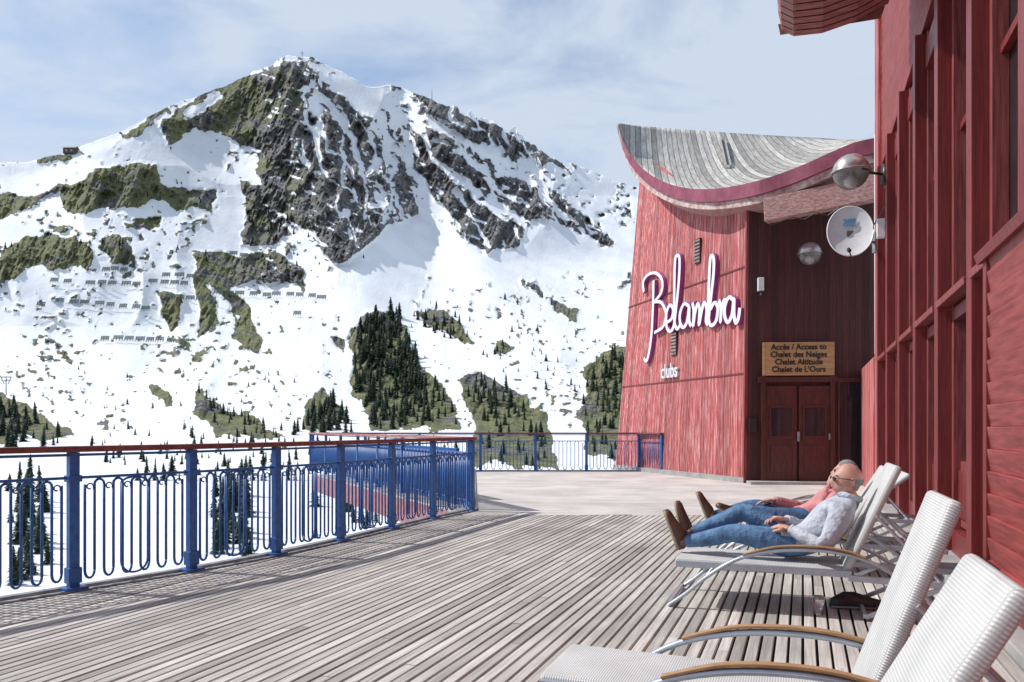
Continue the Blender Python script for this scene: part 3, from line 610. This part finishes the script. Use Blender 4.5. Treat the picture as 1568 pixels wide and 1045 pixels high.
for i_ in range(K-1):
    a,c=fp[i_],fp[i_+1]; out_=Vector((-.03,-.04,0))
    z1=Vector((0,0,.02)); z2=Vector((0,0,-.28)); z3=Vector((0,0,-.44)); o2=Vector((.10,.13,0)); o3=Vector((.9,1.0,-.1))
    fb.face([a+out_+z1,c+out_+z1,c+out_+z2,a+out_+z2],0)
    fb.face([a+out_+z2,c+out_+z2,c+o2+z2,a+o2+z2],0)
    fb.face([a+o2*.2+z2,c+o2*.2+z2,c+o2*.2+z3,a+o2*.2+z3],1)
    fb.face([a+o2*.2+z3,c+o2*.2+z3,c+o3*1.2+z3,a+o3*1.2+z3],2)
fb.obj('curved_fascia',[M['purple'],M['lightwood'],M['beam']],ch)
hb=MB(); i_=27; q0=[rpt(i_-2,12),rpt(i_-1,12),rpt(i_+3,7),rpt(i_+2,7)]; up=Vector((0,-.03,.05)); hb.face([p+up for p in q0])
for k in range(4): hb.beam(q0[k]+up,q0[(k+1)%4]+up,.05,.08,1)
hb.obj('roof_hatch',[M['black'],M['grey']],ch)

# ---------------------------------------------------------------- right hand building
rb_=empty('red_timber_building')
FB=frame((3.06,4.69,0),U,NF)
def fo(mb,name,mats,bevel=0,smooth=False): return mb.obj(name,mats,rb_,mw=FB,bevel=bevel,smooth=smooth)
b=MB()
b.box((-1.3,-.27,4.7),(23.2,.1,9.4),0); fo(b,'glazing',[M['glass']])
b=MB()
ss=[-9.8+1.62*k for k in range(0,13)]
for s in ss:
    b.box((s,-.10,2.9),(.20,.24,5.8),0)
    b.box((s+.16,-.16,2.9),(.09,.12,5.8),1)
    b.box((s-.15,-.16,2.9),(.07,.12,5.8),1)
    b.box((s+.81,-.185,2.9),(.07,.09,5.8),1)
for k in range(len(ss)-1):
    c=ss[k]+.81; wd=1.26
    for z,h,y,dd in ((.14,.28,-.16,.14),(2.32,.12,-.16,.13),(5.5,.3,-.15,.14),(4.1,.07,-.19,.06)):
        b.box((c,y,z),(wd,dd,h),0)
    b.box((c,-.09,2.44),(1.40,.26,.06),1,Matrix.Rotation(-.12,3,'X'))
    for q in (-.42,.42):
        b.box((c+q,-.19,.62),(.62,.05,.62),1); b.box((c+q,-.16,.62),(.46,.03,.44),0)
fo(b,'columns_and_frames',[M['red'],M['red2']],bevel=.006)
b=MB(); z=5.85
while z<9.4:
    b.box((-1.0,-.10,z+.08),(23.0,.10,.150),0,Matrix.Rotation(-.14,3,'X')); z+=.16
fo(b,'upper_siding',[M['redclad']])
b=MB(); z=.22
while z<2.34:
    b.box((-4.25,.06,z+.075),(9.6,.03,.146),0,Matrix.Rotation(-.16,3,'X')); z+=.148
b.box((.60,.04,1.25),(.10,.10,2.3),1); b.box((-4.2,.05,2.42),(9.8,.16,.07),1,Matrix.Rotation(-.3,3,'X')); b.box((-4.25,-.02,1.2),(9.5,.10,2.3),1)
fo(b,'clad_panel',[M['redclad'],M['red']],bevel=.004)
b=MB(); b.box((-1.2,.02,.03),(24,.3,.08),0); fo(b,'kerb',[M['grey']],bevel=.01)
b=MB(); b.box((11.9,-.32,1.27),(3.3,.7,2.54),0); b.box((9.9,-.38,4.7),(.66,.78,9.38),0); fo(b,'corner_block',[M['redwall']],bevel=.01)
b=MB(); b.tube([(10.26,-.02,2.6),(10.26,-.02,6.6)],.035,0,8); fo(b,'white_corner_strip',[M['white']],smooth=True)  # thin white upright strip beside the tall corner block
b=MB(); b.box((8.2,.08,4.4),(.12,.12,.3),0); fo(b,'wall_fixtures',[M['white']],bevel=.01)
b=MB(); s=-9.0
prof=[(0.0,0.55),(.25,.22),(.6,.08),(1.0,.0),(1.35,.02),(1.50,.12),(1.55,.4),(1.58,1.6)]
while s<5.55:
    for k in range(len(prof)-1):
        (y0,z0),(y1,z1)=prof[k],prof[k+1]; g=.014
        b.face([(s+g,y0,6.43+z0),(s+.17-g,y0,6.43+z0),(s+.17-g,y1,6.43+z1),(s+g,y1,6.43+z1)],0)
    s+=.17
s_end=s-.005
zz=6.5
while zz<8.0:
    b.face([(s_end,.02 if zz>7 else .3-(zz-6.5)*.5,zz),(s_end,1.52,zz),(s_end,1.55,zz+.15),(s_end,.02 if zz>6.9 else .25-(zz-6.5)*.5,zz+.15)],0); zz+=.17
b2=MB()
for k in range(len(prof)-1):
    (y0,z0),(y1,z1)=prof[k],prof[k+1]; b2.face([(-9,y0*.98,6.46+z0),(s_end-.01,y0*.98,6.46+z0),(s_end-.01,y1*.98,6.46+z1),(-9,y1*.98,6.46+z1)],0)
b2.face([(-9,0,8),(s_end,0,8),(s_end,1.58,8.03),(-9,1.58,8.03)],0); b2.face([(s_end-.01,y*.98,6.46+z) for y,z in prof]+[(s_end-.01,0,8.0)],0)
fo(b,'canopy_boards',[M['brown_soffit']]); fo(b2,'canopy_core',[M['black']])
# satellite dish
dsh=empty('satellite_dish'); c=P(1301,357,13.2); nrm=Vector((-.25,-.9,.22)).normalized(); xx=Vector((0,0,1)).cross(nrm).normalized(); yy=nrm.cross(xx); R=Matrix((xx,yy,nrm)).transposed()
b=MB(); nr,na=8,36; rings=[]
for j in range(nr+1):
    r=j/nr; rings.append([c+R@Vector((r*.36*math.cos(a),r*.45*math.sin(a),r*r*.07)) for a in [2*math.pi*k/na for k in range(na)]])
for j in range(nr):
    for k in range(na): b.face([rings[j][k],rings[j+1][k],rings[j+1][(k+1)%na],rings[j][(k+1)%na]],0)
b.tube(rings[-1]+[rings[-1][0]],.012,0,6)
o=b.obj('reflector',[M['white']],dsh,smooth=True,weld=True)
b=MB(); foc=c+R@Vector((-.06,-.46,.30)); b.tube([c+R@Vector((0,-.45,.05)),foc],.012,1,6); b.ball(foc,.035,1,10,6); b.tube([foc,foc-R@Vector((0,-.05,.06))],[.022,.032],1,8)
wl=P(1342,372,13.9); b.tube([c-R@Vector((0,0,.02)),c-R@Vector((0,0,.22)),wl],.028,2,8); b.box(wl,(.1,.12,.35),2); b.box(c-R@Vector((0,0,.06)),(.14,.14,.10),2)
b.obj('feed_arm_and_bracket',[M['white'],M['black'],M['steel']],dsh)
text('WEST\nORBIT','dish_label',frame(c+R@Vector((0,.17,.04)),xx,yy,nrm),.075,simple('dish_blue',(.1,.3,.55)),dsh,.002)
b=MB(); b.tube([P(1357,250,12.4),P(1362,300,12.5),P(1348,330,13),P(1338,345,13.6)],.012,0,5)
pts=[P(1180,345,16.2),P(1195,340,16.3),P(1215,333,16.3),P(1232,336,16.2),P(1250,326,16.1),P(1268,330,16),P(1285,318,15.9),P(1300,322,15.9),P(1320,305,15.8)]; b.tube(pts,.012,0,5)
b.obj('cables',[M['black']],rb_)

# ---------------------------------------------------------------- loungers
def woven():
    m,N,L,B=newmat('white_woven_mesh'); t=N.new('ShaderNodeTexCoord')
    ws=[]
    for d in ('X','Y'):
        w_=N.new('ShaderNodeTexWave'); w_.bands_direction=d; w_.inputs['Scale'].default_value=34; w_.inputs['Distortion'].default_value=0.6; L.new(t.outputs['Object'],w_.inputs[0]); ws.append(w_)
    mu=N.new('ShaderNodeMath'); mu.operation='MULTIPLY'; L.new(ws[0].outputs['Fac'],mu.inputs[0]); L.new(ws[1].outputs['Fac'],mu.inputs[1])
    r=N.new('ShaderNodeValToRGB'); e=r.color_ramp.elements; e[0].color=(0.46,0.45,0.43,1); e[1].position=.45; e[1].color=(0.72,0.72,0.71,1); L.new(mu.outputs[0],r.inputs[0])
    n=N.new('ShaderNodeTexNoise'); n.inputs['Scale'].default_value=5; n.inputs['Detail'].default_value=5; L.new(t.outputs['Object'],n.inputs[0])
    q=N.new('ShaderNodeMapRange'); q.inputs[1].default_value=.3; q.inputs[2].default_value=.7; q.inputs[3].default_value=.86; q.inputs[4].default_value=1.05; L.new(n.outputs[0],q.inputs[0])
    k=N.new('ShaderNodeMixRGB'); k.blend_type='MULTIPLY'; k.inputs[0].default_value=1; L.new(r.outputs[0],k.inputs[1]); L.new(q.outputs[0],k.inputs[2]); L.new(k.outputs[0],B.inputs['Base Color'])
    b=N.new('ShaderNodeBump'); b.inputs['Strength'].default_value=0.6; b.inputs['Distance'].default_value=.004; L.new(mu.outputs[0],b.inputs['Height']); L.new(b.outputs[0],B.inputs['Normal']); B.inputs['Roughness'].default_value=.6
    return m
M['weave']=woven()
EC=Vector((0.94,-0.34,0)).normalized(); NC=Vector((-EC.y,EC.x,0))
def lounger(foot,lean,hgt,seatL=1.1,wdt=0.56):
    mw=frame((foot[0],foot[1],0),EC,NC); root=empty('sun_lounger',mw); h=wdt/2; ZS=.33
    b=MB(); 
    def pad(p0,p1,w,th,name,nseg=10):
        m_=MB(); p0=Vector(p0); p1=Vector(p1); d=(p1-p0); ln=d.length; d.normalize(); y=Vector((0,1,0)); z=d.cross(y)
        m_.box((0,0,0),(ln,w,th)); o=m_.obj(name,[M['weave']],root,bevel=th*.42,smooth=True)
        o.modifiers['b'].segments=4
        mm=Matrix((d,y,z)).transposed().to_4x4(); mm.translation=(p0+p1)/2; o.matrix_world=mw@mm
    pad((-.02,0,ZS-.015),(seatL,0,ZS-.03),wdt,.05,'seat')
    top=Vector((seatL+lean,0,ZS+hgt)); pad((seatL-.01,0,ZS-.02),top,wdt,.05,'backrest')
    for s in (-1,1):
        y=s*(h+.012)
        b.beam((-.01,y,ZS-.03),(seatL+.02,y,ZS-.035),.022,.045,0); b.beam((seatL,y,ZS-.06),(seatL+.78,y,ZS-.08),.025,.04,0)
        y2=s*(h+.045)
        arc=cr_path([(-.06,y2,.01),(.06,y2,.10),(.22,y2,.24),(.42,y2,.365),(.66,y2,.43),(.92,y2,.445),(1.12,y2,.42),(1.30,y2,.35),(1.52,y2,.20),(1.72,y2,.01)],5)
        b.tube(arc,.018,0,8,flat=0.8)
        cap=cr_path([(.44,y2,.39),(.66,y2,.455),(.92,y2,.469),(1.10,y2,.445),(1.2,y2,.41)],6)
        for k in range(len(cap)-1): b.beam(cap[k],cap[k+1]+(cap[k+1]-cap[k])*.1,.036,.012,1)
        b.tube([(.24,y,ZS-.05),(.20,y2,.23)],.014,0,6); b.beam((seatL+.55,y,ZS-.09),(seatL+.1,y,.02),.022,.03,0)
        b.tube([(seatL+lean*.55,y*.95,ZS+hgt*.52),(seatL+.55,y*.95,ZS-.07)],.012,0,6)
    for x,z in ((-.05,.03),(seatL+.62,.03),(seatL+.76,ZS-.08),(.2,.24),(seatL+.1,.03)): b.beam((x,-h-.04,z),(x,h+.04,z),.025,.025,0,up=Vector((0,0,1)))
    b.obj('frame',[M['alu'],M['teak']],root,smooth=False,bevel=.003)
    return mw
def center(farfoot,w=0.52): return (farfoot[0]-NC.x*w/2,farfoot[1]-NC.y*w/2)
lounger(center((.27,3.32),.46),.25,.69,wdt=.44)
ftA=Vector((.77,1.98,0))-EC*1.1; lounger(center((ftA.x,ftA.y),.46),.35,.62,wdt=.44)
nC=Vector((1.165,5.5,0))+NC*.27; mwC=lounger((nC.x,nC.y),.30,.67)
nD_=Vector((1.74,6.95,0))+NC*.27; mwD=lounger((nD_.x,nD_.y),.36,.58)
ftE=Vector((2.75,9.1,0)); lounger((ftE.x,ftE.y),.55,.42)

# ---------------------------------------------------------------- people
skin=simple('skin',(0.58,0.32,0.25),(0.46,0.22,0.17),rough=.5,scale=20,bump=.05)
jeans=simple('blue_denim',(0.13,0.25,0.42),(0.05,0.11,0.22),rough=.85,scale=9,bump=.9,bdist=.04)
jeans2=simple('dark_denim',(0.08,0.16,0.30),(0.03,0.07,0.15),rough=.85,scale=9,bump=.9,bdist=.04)
jacket=simple('pale_jacket',(0.50,0.52,0.57),(0.34,0.36,0.42),rough=.75,scale=6,bump=1.0,bdist=.06,detail=3)
pinks=simple('pink_shirt',(0.60,0.26,0.26),(0.46,0.17,0.18),rough=.8,scale=7,bump=.9,bdist=.04,detail=3)
shoe=simple('brown_leather_shoe',(0.15,0.07,0.04),(0.07,0.03,0.02),rough=.45,scale=12,bump=.2)
sole=simple('shoe_sole',(0.38,0.29,0.19),rough=.8)
hairg=simple('grey_hair',(0.30,0.28,0.26),(0.16,0.15,0.14),rough=.8,scale=60,bump=.6)
def skinned(name,verts,edges,radii,matof,mats,parent,mw):
    me=bpy.data.meshes.new(name); me.from_pydata([Vector(v) for v in verts],edges,[]); o=bpy.data.objects.new(name+'_tmp',me); col.objects.link(o)
    o.modifiers.new('skin','SKIN'); sv=me.skin_vertices[0].data
    for k,r in enumerate(radii): sv[k].radius=(r,r) if not isinstance(r,tuple) else r; sv[k].use_root=(k==0)
    s=o.modifiers.new('sub','SUBSURF'); s.levels=2; s.render_levels=2
    dg=bpy.context.evaluated_depsgraph_get(); dg.update(); nm=bpy.data.meshes.new_from_object(o.evaluated_get(dg)); bpy.data.objects.remove(o)
    nm.materials.clear(); [nm.materials.append(x) for x in mats]
    V=[Vector(v) for v in verts]
    for p in nm.polygons:
        c=p.center; best=9;bi=0
        for ei,(a,b_) in enumerate(edges):
            d=V[b_]-V[a]; t=max(0,min(1,(c-V[a]).dot(d)/d.length_squared)); q=(c-V[a]-d*t).length-0.5*(radii[a]*(1-t)+radii[b_]*t)
            if q<best: best=q;bi=ei
        p.material_index=matof[bi]; p.use_smooth=True
    ob=bpy.data.objects.new(name,nm); col.objects.link(ob); ob.parent=parent; ob.matrix_world=mw; return ob
lipm=simple('lips',(.42,.16,.14),rough=.5)
def head(parent,mw,c,fwd,hair,glasses=True,tilt=0):
    f=Vector(fwd).normalized(); y=Vector((0,0,1)).cross(f).normalized(); z=f.cross(y); R=Matrix((f,y,z)).transposed().to_4x4(); R.translation=Vector(c)
    b=MB(); nu,nv=36,26
    def hp(th,ph):
        x,yv,zv=math.sin(th)*math.cos(ph),math.sin(th)*math.sin(ph),math.cos(th)
        p=Vector((x*.098,yv*.076,zv*.118))
        if zv<0: p.x*=1-.10*(-zv); p.y*=1-.28*(-zv); p.x+=.018*(-zv)
        if x<0 and zv<-.2: p.x*=.85
        g=lambda yy,zz,sy,sz: math.exp(-((p.y-yy)/sy)**2-((p.z-zz)/sz)**2)
        if x>0:
            p.x+=.026*g(0,-.020,.012,.022)+.012*g(0,.002,.009,.03)
            p.x+=.007*g(0,.030,.05,.012)
            p.x-=.010*(g(.03,.010,.014,.012)+g(-.03,.010,.014,.012))
            p.x+=.006*g(0,-.056,.022,.007)+.006*g(0,-.070,.02,.006)-.004*g(0,-.063,.026,.003)
            p.x+=.008*g(0,-.095,.02,.014)
        return p
    for j in range(nv+1):
        for a in range(nu): b.v.append(tuple(hp(math.pi*j/nv,2*math.pi*a/nu)))
    for j in range(nv):
        for a in range(nu):
            q=(j*nu+a,(j+1)*nu+a,(j+1)*nu+(a+1)%nu,j*nu+(a+1)%nu); b.f.append(q); b.m.append(0)
    for s in (-1,1):
        b.ball((-.008,s*.076,-.005),(.018,.008,.030),0,12,8,Matrix.Rotation(s*.3,3,'Z')); b.ball((.081,s*.030,.010),(.012,.013,.010),4,10,8); b.ball((.0915,s*.030,.010),(.003,.006,.006),2,8,6)
        b.ball((.090,s*.030,.034),(.006,.018,.004),1,10,6)
    b.ball((.088,0,-.063),(.010,.022,.005),3,10,6)
    k0=len(b.v)
    for j in range(nv+1):
        for a in range(nu):
            p=hp(math.pi*j/nv,2*math.pi*a/nu); b.v.append(tuple(p*1.04))
    for j in range(nv):
        for a in range(nu):
            p=hp(math.pi*(j+.5)/nv,2*math.pi*(a+.5)/nu)
            if hair=='fringe': ok=(p.x<-.015 and -.05<p.z<.02)
            else: ok=(p.z>.055 and p.x<.07) or (p.x<-.005 and p.z>-.06) or (p.z>.03 and p.x<.03)
            if ok: b.f.append(tuple(k0+t for t in (j*nu+a,(j+1)*nu+a,(j+1)*nu+(a+1)%nu,j*nu+(a+1)%nu))); b.m.append(1)
    if glasses:
        for s in (-1,1):
            b.ball((.104,s*.031,.010),(.006,.024,.017),2,14,8); b.tube([(.103,s*.052,.016),(.06,s*.078,.014),(-.01,s*.084,.010)],.0028,2,6)
        b.tube([(.110,-.012,.016),(.112,.012,.016)],.003,2,6)
    o=b.obj('head',[skin,hairg,M['black'],lipm,M['white']],parent,smooth=True); o.matrix_world=mw@R
def hand(parent,mw,wrist,d,nrm,side,curl=0.5,sc_=1.0):
    d=Vector(d).normalized(); nrm=Vector(nrm); nrm=(nrm-d*nrm.dot(d)).normalized(); s=d.cross(nrm)*side; w0=Vector(wrist); b=MB()
    b.tube([w0-d*.02,w0+d*.015,w0+d*.05,w0+d*.085,w0+d*.095],[.026,.030,.040,.040,.030],0,12,flat=.5)
    R=Matrix((d,s,nrm)).transposed(); b.ball(w0+d*.055,(.048,.041,.017),0,16,10,R)
    for k,(off,ln,r) in enumerate([(-.030,.072,.0088),(-.010,.082,.0092),(.010,.076,.0088),(.029,.060,.0078)]):
        p=w0+d*.088+s*(-off); pts=[p-d*.02,p]; a=0
        for q,fr_ in enumerate((.45,.32,.23)):
            a+=curl*(.5+.25*q); pts.append(pts[-1]+(d*math.cos(a)-nrm*math.sin(a))*ln*fr_)
        b.tube(pts,[r*1.1,r*1.1,r,r*.92,r*.7],0,8); b.ball(pts[-1],r*.72,0,8,6)
    p=w0+d*.03+s*.030; pts=[p,p+s*.022+d*.022-nrm*.005,p+s*.030+d*.050-nrm*.014,p+s*.026+d*.072-nrm*.022]; b.tube(pts,[.014,.012,.0105,.008],0,8); b.ball(pts[-1],.0082,0,8,6)
    o=b.obj('hand',[skin],parent,smooth=True); o.matrix_world=mw
def foot(parent,mw,ank,heel,toe,i,mats=None,cuff=True,name='shoe'):
    b=MB(); ank=Vector(ank); heel=Vector(heel); toe=Vector(toe); d=(toe-heel).normalized(); up=(ank-heel); up=(up-d*up.dot(d)).normalized(); s=d.cross(up)
    R=Matrix((d,s,up)).transposed(); n=14; secs=[(-.02,.026,.045,.0),(.03,.036,.075,0),(.10,.036,.080,0),(.16,.040,.062,0),(.22,.048,.045,0),(.26,.044,.036,0),(.285,.026,.022,0)]
    for (x,w_,h_,_) in secs:
        for a in range(n):
            an=2*math.pi*a/n; yy=math.cos(an)*w_; z_=math.sin(an); z_=(z_*h_ if z_>0 else z_*.022); b.v.append(tuple(heel+R@Vector((x,yy,z_+.02))))
    for j in range(len(secs)-1):
        for a in range(n): q=(a+1)%n; b.f.append((j*n+a,j*n+q,(j+1)*n+q,(j+1)*n+a)); b.m.append(1 if math.sin(2*math.pi*(a+.5)/n)<-.2 else 0)
    b.f.append(tuple(range(n))[::-1]); b.m.append(0); b.f.append(tuple(range((len(secs)-1)*n,len(secs)*n))); b.m.append(0)
    if cuff: b.tube([heel+d*.05+up*.06,ank+ (ank-heel-d*.05).normalized()*.03],[.044,.050],0,12)
    o=b.obj(name,mats or [shoe,sole],parent,smooth=True); o.matrix_world=mw
def person(mw,J,top,legm,hair,fwd,headc,hands,feet,name='reclining_man'):
    root=empty(name,mw)
    names=list(J.keys()); V=[J[k][0] for k in names]; Rr=[J[k][1] for k in names]; ix={k:i for i,k in enumerate(names)}
    E=[('pelvis','belly',1),('belly','chest',1),('chest','uchest',1),('uchest','neck',1),('neck','hb',0),
       ('uchest','shN',1),('shN','elN',1),('elN','wrN',1),('uchest','shF',1),('shF','elF',1),('elF','wrF',1),
       ('pelvis','hipN',2),('hipN','thN',2),('thN','knN',2),('knN','clN',2),('clN','anN',2),('pelvis','hipF',2),('hipF','thF',2),('thF','knF',2),('knF','clF',2),('clF','anF',2)]
    skinned('body',V,[(ix[a],ix[b]) for a,b,_ in E],Rr,[m for _,_,m in E],[skin,top,legm],root,mw)
    head(root,mw,headc,fwd,hair)
    for h in hands: hand(root,mw,*h)
    for k,f in enumerate(feet): foot(root,mw,*f,k)
    b=MB(); n0=Vector(J['neck'][0]); hb=Vector(J['hb'][0]); ax=(hb-n0).normalized(); x=ax.cross(Vector((0,1,0))).normalized(); y=ax.cross(x)
    b.tube([n0+ax*.01+(x*math.cos(t)+y*math.sin(t))*.066 for t in np.linspace(0,2*math.pi,17)],.024,0,8)
    # jacket hem and cuffs
    for (u_,v_,rr_) in (('elN','wrN',.036),('elF','wrF',.036)):
        A_=Vector(J[u_][0]); B_=Vector(J[v_][0]); dd=(B_-A_).normalized(); b.tube([B_-dd*.035,B_-dd*.005],[rr_,rr_*.95],0,12)
    o=b.obj('collar_and_cuffs',[top],root,smooth=True); o.matrix_world=mw
    return root
J1={'pelvis':((.78,0,.43),.12),'belly':((.88,0,.50),.145),'chest':((.99,0,.60),.15),'uchest':((1.08,0,.69),.12),'neck':((1.12,0,.77),.056),'hb':((1.14,0,.83),.052),
'shN':((1.07,-.165,.68),.084),'elN':((.95,-.275,.45),.064),'wrN':((.74,-.15,.56),.042),'shF':((1.07,.165,.68),.084),'elF':((.90,.24,.48),.064),'wrF':((.71,.06,.60),.042),
'hipN':((.74,-.09,.43),.10),'thN':((.56,-.105,.48),.090),'knN':((.36,-.10,.51),.070),'clN':((.22,-.085,.465),.066),'anN':((-.0,-.05,.415),.046),
'hipF':((.74,.09,.43),.10),'thF':((.58,.10,.56),.092),'knF':((.42,.09,.645),.072),'clF':((.27,.05,.565),.066),'anF':((.03,-.0,.465),.046)}
person(mwC,J1,jacket,jeans,'fringe',(-.93,-.22,.06),(1.115,-.0,.885),
 [((.74,-.15,.56),(-.75,.45,.05),(-.1,-.2,1),-1,.45),((.71,.06,.60),(-.7,-.45,.05),(-.1,.2,1),1,.45)],
 [((.0,-.05,.415),(-.045,-.05,.375),(-.13,-.09,.63)),((.03,-.0,.465),(-.015,.0,.425),(-.07,.05,.685))])
J2={k:(tuple(v[0]),v[1]) for k,v in J1.items()}
def setj(**k):
    for a,b in k.items(): J2[a]=(b,J2[a][1])
setj(neck=(1.15,0,.73),hb=(1.17,0,.79),uchest=(1.10,0,.66),chest=(1.0,0,.58),elN=(.90,-.24,.50),wrN=(1.00,-.10,.74),shN=(1.08,-.165,.65),shF=(1.08,.165,.65),
 thF=(.56,.10,.50),knF=(.36,.10,.53),clF=(.22,.08,.49),anF=(0,.05,.43),thN=(.56,-.105,.46),knN=(.40,-.14,.50),clN=(.32,-.12,.48),anN=(.22,-.02,.455),wrF=(.55,.02,.60))
person(mwD,J2,pinks,jeans2,'full',(-.93,-.15,.15),(1.145,0,.85),
 [((1.00,-.10,.74),(.2,.25,.8),(-.8,-.3,.2),-1,.7),((.55,.02,.60),(-.8,-.2,-.1),(-.1,.2,1),1,.3)],
 [((.22,-.02,.455),(.19,-.02,.42),(.09,-.20,.52)),((.0,.05,.43),(-.045,.05,.38),(-.14,.03,.63))])
b=MB(); b.tube([(.92,-.20,.0),(.92,-.20,.10),(.92,-.20,.12)],[.033,.040,.041],0,16); o=b.obj('plastic_cup',[M['clear']],None,mw=mwC,smooth=True)
pr=empty('pair_of_shoes',mwC)
foot(pr,mwC,(1.02,.02,.12),(1.02,.02,.002),(1.22,.06,.002),0,[M['black'],M['grey']],False)
foot(pr,mwC,(1.06,.14,.12),(1.06,.14,.002),(1.28,.13,.002),0,[M['black'],M['grey']],False)
